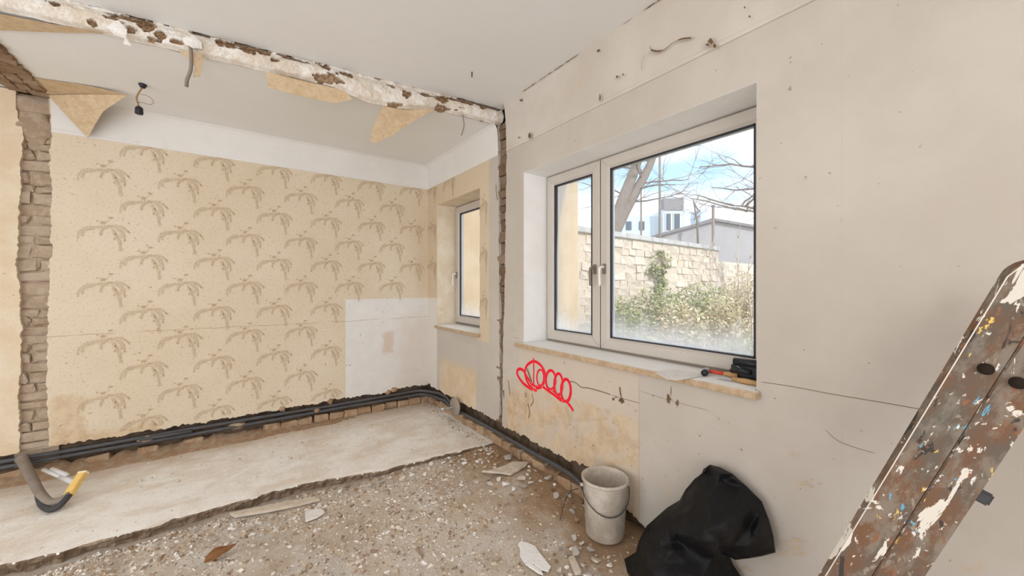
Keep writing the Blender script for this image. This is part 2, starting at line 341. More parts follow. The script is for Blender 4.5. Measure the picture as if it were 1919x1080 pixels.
class MB:
    def __init__(s): s.v = []; s.f = []
    def add(s, v, f):
        k = len(s.v); s.v += [Vector(q) for q in v]; s.f += [tuple(i + k for i in q) for q in f]; return s
    def box(s, x0, x1, y0, y1, z0, z1):
        return s.add([(x0, y0, z0), (x1, y0, z0), (x1, y1, z0), (x0, y1, z0), (x0, y0, z1), (x1, y0, z1), (x1, y1, z1), (x0, y1, z1)],
                     [(0, 3, 2, 1), (4, 5, 6, 7), (0, 1, 5, 4), (1, 2, 6, 5), (2, 3, 7, 6), (3, 0, 4, 7)])
    def obox(s, c, ax, ay, az):
        c, ax, ay, az = map(Vector, (c, ax, ay, az))
        return s.add([c + i * ax + j * ay + k * az for k in (-1, 1) for i, j in ((-1, -1), (1, -1), (1, 1), (-1, 1))],
                     [(0, 3, 2, 1), (4, 5, 6, 7), (0, 1, 5, 4), (1, 2, 6, 5), (2, 3, 7, 6), (3, 0, 4, 7)])
    def tube(s, pts, r, n=10, cap=True):
        pts = [Vector(p) for p in pts]; rs = r if isinstance(r, (list, tuple)) else [r] * len(pts); k = len(s.v); up = None
        for i, p in enumerate(pts):
            t = (pts[min(i + 1, len(pts) - 1)] - pts[max(i - 1, 0)]).normalized()
            if up is None: up = t.orthogonal().normalized()
            up = (up - t * up.dot(t)).normalized(); b = t.cross(up)
            for j in range(n):
                a = 2 * math.pi * j / n; s.v.append(p + (up * math.cos(a) + b * math.sin(a)) * rs[i])
        for i in range(len(pts) - 1):
            for j in range(n): a, b = k + i * n + j, k + i * n + (j + 1) % n; s.f.append((a, b, b + n, a + n))
        if cap: s.f.append(tuple(k + j for j in range(n))[::-1]); s.f.append(tuple(k + (len(pts) - 1) * n + j for j in range(n)))
        return s
    def prism(s, loop, off):
        """closed 3-D loop extruded by the vector off"""
        loop = [Vector(p) for p in loop]; n = len(loop); tri = tessellate_polygon([loop]); off = Vector(off)
        return s.add(loop + [p + off for p in loop], [tuple(t) for t in tri] + [tuple(i + n for i in t)[::-1] for t in tri] + [(i, (i + 1) % n, (i + 1) % n + n, i + n) for i in range(n)])
    def sheet(s, loops, off):
        """outer loop + holes, extruded by off"""
        loops = [[Vector(p) for p in l] for l in loops]; fl = [p for l in loops for p in l]; n = len(fl); off = Vector(off)
        tri = tessellate_polygon(loops); f = [tuple(t) for t in tri] + [tuple(i + n for i in t)[::-1] for t in tri]; k = 0
        for l in loops:
            m = len(l); f += [(k + i, k + (i + 1) % m, k + (i + 1) % m + n, k + i + n) for i in range(m)]; k += m
        return s.add(fl + [p + off for p in fl], f)
    def lathe(s, prof, n=32, c=(0, 0, 0)):
        k = len(s.v); c = Vector(c)
        for r, z in prof:
            for j in range(n): a = 2 * math.pi * j / n; s.v.append(c + Vector((r * math.cos(a), r * math.sin(a), z)))
        for i in range(len(prof) - 1):
            for j in range(n): a, b = k + i * n + j, k + i * n + (j + 1) % n; s.f.append((a, b, b + n, a + n))
        return s
    def build(s, name, mat, parent=None, smooth=False, bevel=0., loc=None, rot=None, seg=2):
        o = obj(name, s.v, s.f, mat, parent, smooth, loc, rot)
        if bevel:
            bm = bmesh.new(); bm.from_mesh(o.data)
            es = [e for e in bm.edges if len(e.link_faces) == 2 and e.calc_face_angle(0) > .5]
            bmesh.ops.bevel(bm, geom=es, offset=bevel, segments=seg, affect='EDGES', clamp_overlap=True); bm.to_mesh(o.data); bm.free()
        return o
def spline(pts, n=8):
    pts = [Vector(p) for p in pts]; out = []
    for i in range(len(pts) - 1):
        p0, p1, p2, p3 = pts[max(i - 1, 0)], pts[i], pts[i + 1], pts[min(i + 2, len(pts) - 1)]
        for k in range(n):
            t = k / n; out.append(.5 * ((2 * p1) + (p2 - p0) * t + (2 * p0 - 5 * p1 + 4 * p2 - p3) * t * t + (3 * p1 - p0 - 3 * p2 + p3) * t ** 3))
    out.append(pts[-1]); return out
def rock(rng, sx, sy, sz, n=11, name='rock', mat='chunk'):
    bm = bmesh.new()
    for _ in range(n):
        v = Vector((rng.gauss(0, 1), rng.gauss(0, 1), rng.gauss(0, 1))).normalized() * rng.uniform(.8, 1.1); bm.verts.new((v.x * sx, v.y * sy, v.z * sz))
    r = bmesh.ops.convex_hull(bm, input=bm.verts); bmesh.ops.delete(bm, geom=list(set(r['geom_interior'] + r['geom_unused'])), context='VERTS')
    me = bpy.data.meshes.new(name); bm.to_mesh(me); bm.free(); me.materials.append(MT[mat]); return me
def rough_brick(rng, lx, ly, lz, jit, mat, sub=2):
    bm = bmesh.new(); bmesh.ops.create_cube(bm, size=1); bmesh.ops.scale(bm, vec=(lx, ly, lz), verts=bm.verts)
    bmesh.ops.bevel(bm, geom=list(bm.edges), offset=min(lx, ly, lz) * .16, segments=1, affect='EDGES')
    for v in bm.verts: v.co += Vector((rng.uniform(-1, 1), rng.uniform(-1, 1), rng.uniform(-1, 1))) * jit
    me = bpy.data.meshes.new('brick'); bm.to_mesh(me); bm.free(); me.materials.append(MT[mat]); return me
def strokes(name, polys, mat, parent, normal, inner=.45):
    """flat paint strokes with soft edges; polys = [(points, widths)] already on the wall"""
    v, f, al = [], [], []; nrm = Vector(normal)
    for ip, (pts, w) in enumerate(polys):
        pts = [Vector(p) + nrm * (.00007 * (ip % 16)) for p in pts]
        if w == 'blob':
            k = len(v); v.append(pts[0]); al.append(1); n = len(pts) - 1
            for q in pts[1:]: v.append(pts[0].lerp(q, .7)); al.append(1)
            for q in pts[1:]: v.append(q); al.append(0)
            for i in range(n): i2 = (i + 1) % n; f.append((k, k + 1 + i, k + 1 + i2)); f.append((k + 1 + i, k + 1 + n + i, k + 1 + n + i2, k + 1 + i2))
            continue
        pts = [Vector(p) for p in pts]; k = len(v); n = len(pts)
        for i, p in enumerate(pts):
            t = (pts[min(i + 1, n - 1)] - pts[max(i - 1, 0)]); t = t.normalized() if t.length else Vector((0, 0, 1)); s = t.cross(nrm).normalized() * (w[i] if isinstance(w, (list, tuple)) else w) * .5
            v += [p - s, p - s * inner, p + s * inner, p + s]; e = 0.25 if i in (0, n - 1) else 1; al += [0, e, e, 0]
        for i in range(n - 1):
            for j in range(3): a = k + i * 4 + j; f.append((a, a + 1, a + 5, a + 4))
    me = bpy.data.meshes.new(name); me.from_pydata([tuple(q) for q in v], [], f); at = me.attributes.new('a', 'FLOAT', 'POINT'); at.data.foreach_set('value', al); me.materials.append(MT[mat])
    return link(name, me, parent) if parent is not None else me

# ------------------------------------------------------------------ floor: rubble bed and screed slab
EDGE = [(-3.3, 3.03), (-.94, 2.99), (-.57, 2.965), (.0, 2.99), (.35, 3.0), (.6, 2.93), (.816, 2.87), (1.3, 2.83), (1.9, 2.79)]
def edge_y(x): return pw(EDGE, x) + .018 * fb(x * 6, 3.1) + .012 * fb(x * 22, 7.7)
def floor_z(x, y):
    d = edge_y(x) - y
    z = -.078 + .052 * sstep(.1, 1.6, x) + .016 * sstep(.15, .7, d)
    z += .014 * fb(x * 1.6, y * 1.6, 1) + .009 * fb(x * 7, y * 7, 5) * (1 - .5 * sstep(1, 1.5, x)) + .003 * nz(x * 40, y * 40)
    z += .028 * sstep(.30, .0, math.hypot(x - 1.72, (y - 2.25) * .6)) 
    return min(z, -.006 if d < .1 else .05)
nx, ny = 230, 250; v, f = [], []
for j in range(ny + 1):
    for i in range(nx + 1):
        x = lerp(XL, 1.9, (i / nx) ** .8); y = lerp(YR, 3.08, (j / ny) ** .75); v.append((x, y, floor_z(x, y)))
for j in range(ny):
    for i in range(nx): a = j * (nx + 1) + i; f.append((a, a + 1, a + nx + 2, a + nx + 1))
floor = tag(obj('floor', v, f, 'dirt', None, True), 'bare sandy floor bed strewn with rubble in front of the screed edge', 'floor', None, 'structure')
v, f = [], []; prof = [(.05, -.11), (.045, -.085), (.03, -.055), (.012, -.03), (.0, -.013), (-.002, -.003)] + [(t, 0) for t in (.03, .08, .16, .26, .37, .48, .6, .7, .8, .9, 1.0)]
ns = 420
for i in range(ns + 1):
    x = lerp(XL, 1.86, (i / ns) ** .85); e = edge_y(x)
    for k, (t, z) in enumerate(prof):
        if k < 6: y = e + t + (.016 * fb(x * 25, z * 40, 2) if k < 5 else 0.); zz = z + .005 * nz(x * 30, z * 60) * (k < 5)
        else: y = lerp(e, 4.27, t); zz = .004 * fb(x * 2, y * 2, 4) + .0015 * nz(x * 20, y * 20)
        v.append((x, y, zz))
n = len(prof)
for i in range(ns):
    for k in range(n - 1): a = i * n + k; f.append((a, a + n, a + n + 1, a + 1))
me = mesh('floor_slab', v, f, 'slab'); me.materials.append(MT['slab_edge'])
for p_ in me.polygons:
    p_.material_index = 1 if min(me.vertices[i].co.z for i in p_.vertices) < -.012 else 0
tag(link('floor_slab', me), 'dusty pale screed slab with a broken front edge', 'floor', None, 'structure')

# ------------------------------------------------------------------ back wall
def jag(pts, step, amp, fr, seed):
    """resample an open 2-D polyline and roughen it"""
    out = []
    for (a, b), (c, d) in zip(pts, pts[1:]):
        L = math.hypot(c - a, d - b); m = max(1, int(L / step)); nxv, nyv = -(d - b) / L, (c - a) / L
        for k in range(m):
            t = k / m; x, y = lerp(a, c, t), lerp(b, d, t); w = amp * (fb(x * fr + seed, y * fr, seed) + .75 * nz(x * fr * 4.3, y * fr * 4.3, seed) + .45 * nz(x * fr * 9.1, y * fr * 9.1, seed)); out.append((x + nxv * w, y + nyv * w))
    out.append(pts[-1]); return out
TH = .06
wall_back = tag(MB().box(XL, 2.25, YB + TH, YB + .3, -.1, 2.95).build('wall_back', 'mortar'), 'wallpapered end wall with palm print above exposed pipes', 'wall', None, 'structure')
bot = [(-1.095, .20), (-.9, .20), (-.6, .20), (-.35, .20), (0, .20), (.5, .20), (.9, .20), (1.3, .20), (1.6, .212), (1.83, .215)]
lo = jag(bot, .010, .017, 9, 3.3)
rt_edge = jag([(-1.095, 2.62), (-1.085, 2.4), (-1.09, 1.6), (-1.10, 1.3), (-1.105, .9), (-1.11, .6), (-1.095, .20)], .012, .011, 8, 9.1)
loop = [(1.83, 2.74), (-1.10, 2.74)] + rt_edge[:-1] + lo
MB().sheet([[(x, YB, z) for x, z in loop]], (0, TH + .002, 0)).build('plaster_panel', 'plaster_back', wall_back)
lf_edge = jag([(-1.235, .195), (-1.24, .6), (-1.225, 1.0), (-1.245, 1.5), (-1.23, 2.0), (-1.22, 2.45), (-1.25, 2.62)], .012, .010, 9, 4.4)
loop = [(XL, 2.74), (XL, .19)] + jag([(XL + .05, .19), (-2.2, .192), (-1.3, .19)], .012, .012, 9, 2.2) + lf_edge + [(-1.25, 2.74)]
MB().sheet([[(x, YB, z) for x, z in loop]], (0, TH + .002, 0)).build('plaster_panel', 'plaster_back', wall_back)
# broken-out strip of brickwork where the side partition was toothed in
z = .19; k = 0; rb = random.Random(3)
while z < 2.40:
    h = rb.uniform(.05, .10); split = rb.choice([None, .4, .5, .6, None, .35])
    xs = [(-1.262, -1.07)] if split is None else [(-1.262, lerp(-1.262, -1.07, split) - .006), (lerp(-1.262, -1.07, split) + .006, -1.07)]
    for x0, x1 in xs:
        me = rough_brick(rb, x1 - x0, .06, h - .006, .010, 'brick_strip'); link('brick', me, wall_back, ((x0 + x1) / 2, YB + .052 + rb.uniform(-.010, .014), z + h / 2), (rb.uniform(-.05, .05), rb.uniform(-.06, .06), rb.uniform(-.08, .08)))
    z += h
def lump(name, c, sx, sy, sz, mat, parent, seed, amp=.25, sub=3):
    bm = bmesh.new(); bmesh.ops.create_icosphere(bm, subdivisions=sub, radius=1)
    for q in bm.verts:
        k = 1 + amp * fb(q.co.x * 1.7 + seed, q.co.y * 1.7, q.co.z * 1.7); q.co = Vector((q.co.x * sx * k, q.co.y * sy * k, q.co.z * sz * k))
    me = bpy.data.meshes.new(name); bm.to_mesh(me); bm.free(); me.materials.append(MT[mat]); me.polygons.foreach_set('use_smooth', [True] * len(me.polygons))
    return link(name, me, parent, c)
v, f = [], []
for i in range(91):
    z_ = lerp(.08, 2.7, i / 90)
    for k in range(9): x_ = lerp(-1.27, -1.06, k / 8); v.append((x_, YB + .044 + .016 * fb(x_ * 16, z_ * 16, 3) + .006 * nz(x_ * 60, z_ * 60), z_))
for i in range(90):
    for k in range(8): a = i * 9 + k; f.append((a, a + 1, a + 10, a + 9))
obj('mortar_bed', v, f, 'brick_strip', wall_back)
lump('mortar_lump', (-1.17, YB + .03, 2.51), .115, .035, .14, 'brick_strip', wall_back, 2.2, .35)
lump('mortar_lump', (-1.16, YB + .03, 2.66), .15, .03, .08, 'brick_strip', wall_back, 5.2, .35)
# header course under the pipes
rb = random.Random(11); x = -1.9; hb = [rough_brick(rb, .134, .09, .07, .006, 'brick_low') for _ in range(8)]
while x < 1.86:
    if not (-1.32 < x < -1.0) and rb.random() < (.95 if x > .1 else .6): link('brick', hb[rb.randrange(8)], wall_back, (x + .065, YB + .044 + rb.uniform(-.004, .008), .036 + rb.uniform(-.005, .004)), (rb.uniform(-.02, .02), rb.uniform(-.02, .02), rb.uniform(-.02, .02)))
    x += .138 + rb.uniform(-.004, .008)
v, f = [], []
for i in range(161):
    x_ = lerp(-2.2, 1.0, i / 160); hh = (.055 * sstep(.9, -.2, x_) + .012) * (.65 + .7 * abs(fb(x_ * 5, 2, 1)))
    for k in range(9): t = k / 8; v.append((x_, lerp(YB + .05, YB - .13 - .03 * nz(x_ * 5, 1), t), hh * (1 - t) ** 1.3 + .006 * fb(x_ * 25, t * 6, 4) * (1 - t) - .003 * (k == 8)))
for i in range(160):
    for k in range(8): a = i * 9 + k; f.append((a, a + 1, a + 10, a + 9))
obj('debris_heap', v, f, 'brick_low', bpy.data.objects['floor_slab'], True)
for px, py, w in [(445, 797, .075), (275, 822, .05), (595, 768, .035), (740, 729, .045), (728, 734, .035), (620, 751, .028), (530, 765, .028)]:
    c = onY(px, py, YB - .005); lump('mortar_lump', (c.x, c.y + .02, c.z - .01), w, .035, .032, 'brick_low', wall_back, px * .1, .35, 2)
# palm print
def ell(cx, cz, rx, rz, n=9): return ([(cx - rx + 2 * rx * k / (n - 1), 0, cz) for k in range(n)], [2 * rz * math.sqrt(max(.02, 1 - (2 * k / (n - 1) - 1) ** 2)) for k in range(n)])
def palm_mesh(mat):
    P = []; rp = random.Random(5); H_, V_ = .0005, -.000685
    def cv(l): return [Vector((a * H_, 0, b * V_)) for a, b in l]
    def frond(l, w, fl=.02, dens=1., tip=.25, both=True):
        s = spline(cv(l), 6); n = len(s); P.append((s, [1.5 * w * (1 - (1 - tip) * i / (n - 1)) for i in range(n)]))
        for i in range(2, n, max(1, int(2 / dens))):
            t = (s[min(i + 1, n - 1)] - s[i - 1]).normalized(); q = Vector((-t.z, 0, t.x))
            for sg in ((1, -1) if both else (-1,)):
                L = fl * rp.uniform(.6, 1.2) * (1 - .35 * i / n); e = s[i] + (t * .75 + q * sg * .6).normalized() * L
                P.append(([s[i], (s[i] + e) / 2 + Vector((0, 0, -.001)), e], [.006, .012, .004]))
    P.append(ell(0, 0, .024, .015)); P.append(ell(.004, -.002, .016, .009)); P.append(ell(-.040, .024, .017, .016)); P.append(ell(.0, .066, .016, .011)); P.append(ell(-.07, .035, .008, .007))
    P.append(([Vector((-.03, 0, .012)), Vector((-.015, 0, .04)), Vector((.0, 0, .06))], [.002, .003, .002]))
    frond([(-20, 12), (-110, 15), (-200, 35), (-270, 60), (-300, 110)], .006, .02, 1)
    frond([(-20, 20), (-70, 28), (-95, 60), (-105, 95)], .007, .016)
    frond([(-150, 22), (-230, 20), (-320, 70), (-345, 140)], .004, .018, .7)
    frond([(30, 0), (100, -8), (160, 18), (205, 60)], .009, .016)
    frond([(40, 15), (110, 30), (150, 90), (155, 160)], .008, .018)
    frond([(20, 55), (70, 110), (100, 180), (112, 265)], .012, .022, 1.6, .2)
    frond([(10, 30), (45, 60), (60, 110), (40, 140)], .006, .012)
    frond([(60, 20), (110, 60), (120, 120)], .006, .012)
    return strokes('palm_motif', P, mat, None, (0, -1, 0))
pm = palm_mesh('print_back'); pm_low = pm.copy()          # lowest row: the print ends where the plaster was knocked off
bm = bmesh.new(); bm.from_mesh(pm_low); bmesh.ops.delete(bm, geom=[q for q in bm.faces if min(w.co.z for w in q.verts) < -.078], context='FACES'); bm.to_mesh(pm_low); bm.free()
pmr = palm_mesh('print_right')
for k in range(7):
    for q in range(2):
        for n_ in range(6):
            x = (-.785 + .444 * k) if q == 0 else (-1.005 + .444 * k); z = (2.262 if q == 0 else 2.045) - .435 * n_ + (.435 if q == 0 else .435)
            if x > 1.83 or x < -1.0 or z < .3 or z > 2.72: continue
            if x > .86 and z < 1.25: continue
            if x - .17 < -1.06 and False: continue
            link('palm_motif', pm_low if z < .4 else pm, wall_back, (x, YB - .0012, z))
# lighter band above the paper
def trim(name, prof, axis, a0, a1, mat, label, n=90):
    v, f = [], []
    for i in range(n + 1):
        t = lerp(a0, a1, i / n)
        for k, (d, z) in enumerate(prof):
            w = .003 * fb(t * 3, k, 8) if 0 < k < len(prof) - 1 else 0
            v.append((t, YB - d - w, z) if axis == 'x' else (XW - d - w, t, z))
    m = len(prof)
    for i in range(n):
        for k in range(m - 1): a = i * m + k; f.append((a, a + m, a + m + 1, a + 1))
    return tag(obj(name, v, f, mat), label, 'trim', None, 'structure')
trim('trim_1', [(-.002, 2.485), (.006, 2.487), (.008, 2.50), (.006, 2.515), (.010, 2.64), (.016, 2.70), (.034, 2.733), (.06, 2.752)], 'x', -1.085, 1.83, 'band_back', 'white painted band between the palm wallpaper and the ceiling')
trim('trim_2', [(-.002, 2.485), (.006, 2.487), (.008, 2.50), (.006, 2.515), (.010, 2.64), (.016, 2.70), (.034, 2.733), (.06, 2.752)], 'y', 2.71, 4.2, 'band_back', 'white painted band above the small window')
trim('trim_3', [(-.002, 2.48), (.007, 2.482), (.010, 2.495), (.007, 2.51), (.010, 2.64), (.016, 2.76), (.026, 2.83), (.034, 2.868)], 'y', YR, 2.588, 'band', 'stained cream band with cracks above the wide window')

# ------------------------------------------------------------------ window wall
wr = MB(); XC = XW + TH
W1 = (.716, 2.36, .905, 2.252); W2 = (3.025, 3.945, .915, 2.268)      # y0 y1 z0 z1 of the openings
e_ = .021
for y0, y1, z0, z1 in [(YR, W1[0] - e_, -.1, 2.95), (W1[0] - e_, W1[1] + e_, -.1, W1[2] - e_), (W1[0] - e_, W1[1] + e_, W1[3] + e_, 2.95), (W1[1] + e_, W2[0] - e_, -.1, 2.95), (W2[0] - e_, W2[1] + e_, -.1, W2[2] - e_), (W2[0] - e_, W2[1] + e_, W2[3] + e_, 2.95), (W2[1] + e_, 4.5, -.1, 2.95)]:
    wr.box(XC, 2.16, y0, y1, z0, z1)
wall_right = tag(wr.build('wall_right', 'mortar'), 'cream plaster wall with two windows and a long vertical chase', 'wall', None, 'structure')
def rect(w, x): y0, y1, z0, z1 = w; y0 -= .001; y1 += .001; z1 += .001; return [(x, y0, z0), (x, y1, z0), (x, y1, z1), (x, y0, z1)]
botA = jag([(2.72, .19), (3.1, .20), (3.45, .20), (3.9, .20), (4.21, .215)], .010, .019, 9, 6.6)
chA = jag([(2.715, 2.74), (2.715, 2.2), (2.71, 1.4), (2.705, .8), (2.70, .3), (2.72, .19)], .018, .009, 10, 1.9)
MB().sheet([[(XW, y, z) for y, z in [(4.21, 2.74)] + chA[:-1] + botA], rect(W2, XW)], (TH + .002, 0, 0)).build('plaster_panel', 'plaster_right', wall_right)
botB = jag([(YR, -.05), (1.18, -.04), (1.30, .05), (1.42, .11), (1.55, .22), (1.62, .26), (1.70, .21), (1.95, .19), (2.3, .195), (2.655, .18)], .010, .018, 9, 2.6)
chB = jag([(2.655, .18), (2.655, .6), (2.625, 1.3), (2.605, 2.0), (2.595, 2.45), (2.585, 2.87)], .018, .008, 10, 5.9)
MB().sheet([[(XW, y, z) for y, z in botB[:-1] + chB + [(YR, 2.87)]], rect(W1, XW)], (TH + .002, 0, 0)).build('plaster_panel', 'plaster_right', wall_right)
rb = random.Random(21); z = .2
while z < 2.74:
    h = rb.uniform(.05, .10); me = rough_brick(rb, .035, .125, h - .006, .008, 'brick_chase'); link('brick', me, wall_right, (XW + .028 + rb.uniform(-.010, .012), lerp(2.69, 2.655, z / 2.7), z + h / 2), (rb.uniform(-.1, .1), rb.uniform(-.1, .1), rb.uniform(-.12, .12))); z += h
rb = random.Random(12); y = 1.72; hb = [rough_brick(rb, .09, .133, .076, .007, 'brick_low') for _ in range(8)]
while y < 4.12:
    link('brick', hb[rb.randrange(8)], wall_right, (XW + .044 + rb.uniform(-.005, .008), y + .065, .034 + rb.uniform(-.008, .006) - .02 * sstep(2.7, 2.4, y)), (rb.uniform(-.02, .02), rb.uniform(-.02, .02), rb.uniform(-.02, .02))); y += .137 + rb.uniform(-.002, .004)
rb = random.Random(13); y = 1.75; hb = [rough_brick(rb, .08, .125, .07, .006, 'brick_low') for _ in range(4)]
while y < 2.7:
    link('brick', hb[rb.randrange(4)], wall_right, (XW + .03 + rb.uniform(-.008, .012), y + .03, -.055), (rb.uniform(-.04, .04), 0, rb.uniform(-.06, .06))); y += .139
# palm print carried onto the window wall
for k in range(3):
    for n_ in range(4):
        y = 4.06 - .222 * k * 1.0; z = 2.27 - .435 * n_ - (.217 if k % 2 else 0) + .217
        if z > 2.7 or z < 1.3: continue
        if W2[0] - .12 < y < W2[1] - .06 and z < 2.35: continue
        link('palm_motif', pmr, wall_right, (XW - .0012, y, z), (0, 0, -math.pi / 2))
for z in (2.12, 1.68, 1.25): link('palm_motif', pmr, wall_right, (XW - .0012, 2.94, z), (0, 0, -math.pi / 2)).scale = (.5, 1, 1)

# chips, cracks and scratches on the window wall
def px_stroke(pts, w, plane=onX, a=XW - .001, sub=4): return (spline([plane(x, y, a) for x, y in pts], sub), w)
def chip(px, py, w, h, seed, plane=onX, a=XW - .001):
    q = random.Random(seed); m = 11; return ([plane(px, py, a)] + [plane(px + w * .6 * q.uniform(.55, 1.2) * math.cos(6.283 * k / m), py + h * .6 * q.uniform(.55, 1.2) * math.sin(6.283 * k / m), a) for k in range(m)], 'blob')
C = [px_stroke([(1066, 715), (1078, 717), (1090, 726), (1105, 728), (1130, 735), (1145, 740)], .008), px_stroke([(1145, 740), (1170, 748), (1200, 756)], .004),
     px_stroke([(1425, 716), (1480, 724), (1560, 739), (1650, 754), (1735, 769)], .003), px_stroke([(962, 632), (974, 635)], .003), px_stroke([(1200, 733), (1260, 752), (1330, 770)], .0015),
     px_stroke([(997, 737), (1000, 752), (994, 762)], .010), px_stroke([(985, 735), (988, 752), (993, 770), (991, 785)], .012), px_stroke([(953, 712), (955, 730), (956, 742)], .010), px_stroke([(1548, 806), (1570, 826), (1600, 838), (1640, 850)], .0018),
     px_stroke([(988, 690), (993, 705), (998, 718)], .022), px_stroke([(1162, 725), (1163, 735), (1165, 745)], .014), px_stroke([(1160, 880), (1162, 890)], .01),
     px_stroke([(933, 265), (931, 280)], .008), px_stroke([(930, 345), (931, 365), (934, 375)], .010)]
C += [chip(1166, 751, 12, 12, 1), chip(1254, 748, 9, 20, 2), chip(1270, 756, 7, 12, 3), chip(1258, 733, 2, 18, 4), chip(1150, 748, 5, 6, 5), chip(1155, 745, 4, 4, 8)]
for k in range(16): C.append(chip(R.uniform(980, 1520), R.uniform(640, 980), R.uniform(1.2, 2.4), R.uniform(1.5, 4), 20 + k))
for k in range(16): C.append(chip(R.uniform(965, 1560), R.uniform(760, 960), R.uniform(1, 2), R.uniform(1.5, 3), 70 + k))
strokes('plaster_cracks', C, 'crackm', wall_right, (-1, 0, 0))
C = []
for px, py, w, h, n_ in [(1490, 850, 22, 12, 5), (1512, 905, 30, 14, 6), (1470, 1030, 60, 30, 9), (1395, 1062, 30, 16, 5), (985, 752, 8, 40, 5), (1066, 780, 8, 50, 7), (1085, 815, 12, 40, 7), (1112, 782, 40, 16, 9), (1130, 800, 12, 44, 8), (1112, 838, 18, 10, 4), (1025, 785, 26, 24, 8), (1160, 825, 46, 50, 10)]:
    for k in range(n_): C.append(chip(px + R.gauss(0, w * .35), py + R.gauss(0, h * .35), R.uniform(.15, .5) * w + 2, R.uniform(.15, .5) * h + 2, int(px) + k))
strokes('plaster_stains', C, 'stainm', wall_right, (-1, 0, 0))
XT = XW - .028
C = [px_stroke([(1218, 86), (1222, 94), (1235, 96), (1247, 92), (1262, 80), (1278, 73), (1298, 71)], [.004] * 4 + [.014] * 6 + [.006] * 6 + [.004] * 3 + [.012] * 6, onX, XT), px_stroke([(1210, 100), (1204, 115), (1203, 132)], .002, onX, XT)]
C += [chip(1333, 78, 12, 12, 1, onX, XT), chip(1340, 86, 8, 10, 2, onX, XT), chip(1327, 84, 8, 6, 3, onX, XT), chip(1125, 183, 4, 14, 4, onX, XT), chip(993, 254, 5, 12, 5, onX, XT), chip(1157, 144, 5, 5, 6, onX, XT), chip(1168, 140, 4, 4, 7, onX, XT), chip(1122, 95, 8, 6, 8, onX, XT), chip(977, 188, 7, 5, 9, onX, XT), chip(1405, 31, 5, 4, 11, onX, XT), chip(1396, 14, 4, 4, 12, onX, XT), chip(973, 258, 3, 4, 13, onX, XT)]
t3 = bpy.data.objects['trim_3']; strokes('plaster_cracks', C, 'crackb', t3, (-1, 0, 0))
C = []
for k in range(26):
    y0 = R.uniform(.95, 2.6); C.append(([Vector((XW - .0345 - .002, y0 + .02 * j, 2.860 + .003 * nz(j, y0))) for j in range(4)], R.uniform(.003, .010)))
strokes('ceiling_crack', C, 'crackb', t3, (-1, 0, 0))
# red spray tag
def zt(l): return [(960 + a / 4, 540 + b / 4) for a, b in l]
def zell(cx, cy, rx, ry, a0=0, a1=360, n=14, tilt=0.):
    o = []
    for k in range(n + 1):
        a = math.radians(lerp(a0, a1, k / n)); x, y = rx * math.cos(a), ry * math.sin(a); o.append((cx + x - y * tilt, cy + y))
    return zt(o)
G = []
for l, w in [(zt([(190, 768), (140, 755), (85, 715), (45, 660), (38, 625), (55, 607), (85, 620), (120, 680), (165, 735), (215, 745)]), .016), (zt([(165, 770), (115, 705), (97, 635), (113, 580), (163, 550), (213, 578), (245, 635), (243, 695), (218, 742), (175, 752)]), .015),
             (zt([(160, 520), (163, 600), (162, 680), (164, 745)]), .009), (zell(212, 672, 26, 60, -90, 270), .010), (zell(290, 690, 36, 72, 90, 450), .014), (zell(348, 722, 31, 80, 90, 450), .014), (zell(404, 768, 36, 84, 90, 450), .015),
             (zt([(225, 735), (270, 770), (320, 805), (370, 845), (405, 850), (440, 890), (460, 925)]), .013), (zt([(300, 765), (345, 805), (380, 850)]), .010)]:
    p = spline([onX(a, b, XW - .0016) for a, b in l], 5); G.append((p, w * 1.55))
strokes('spray_paint_tag', G, 'spray', wall_right, (-1, 0, 0), .86)['label'] = 'red looping spray-painted tag'

# ------------------------------------------------------------------ ceilings, step left by the partition
def face_y(x): return 2.95 - .117 * (x + .5) + .012 * nz(x * 3, 4)
front = [(XL, YR), (1.84, YR)] + [(x, face_y(x) + .012 * fb(x * 14, 2) - .004) for x in [lerp(1.84, XL, k / 260) for k in range(261)]]
MB().sheet([[(x, y, ZF) for x, y in front]], (0, 0, .12)).build('ceiling', 'ceil'); ceiling = tag(bpy.data.objects['ceiling'], 'higher pale ceiling over the front part of the room', 'ceiling', None, 'structure')
back = [(x, face_y(x) + .052 + .014 * fb(x * 5, 9) + .006 * fb(x * 20, 3)) for x in [lerp(XL, 1.84, k / 240) for k in range(241)]]
backc = tag(MB().sheet([[(x, y, ZB) for x, y in back + [(1.84, 4.24), (XL, 4.24)]]], (0, 0, .25)).build('ceiling_back', 'ceil'), 'lower white ceiling beyond the broken partition line', 'ceiling', None, 'structure')
hand = [(-.41, .7, .045, .35), (-.345, .35, .03, .2), (-.05, .75, .06, .22), (.06, .7, .05, .25), (.14, .8, .05, .18), (.5, .8, .03, .15), (.62, .75, .06, .12), (1.02, .55, .035, .2), (1.30, .62, .05, .25), (1.4, .8, .07, .12), (1.52, .8, .05, .15), (1.64, .8, .03, .2), (-.75, .6, .02, .1), (-.62, .2, .02, .1), (.2, .5, .025, .08), (-.28, .25, .03, .1)]
v, f, ch = [], [], []; NI, NK = 1100, 26
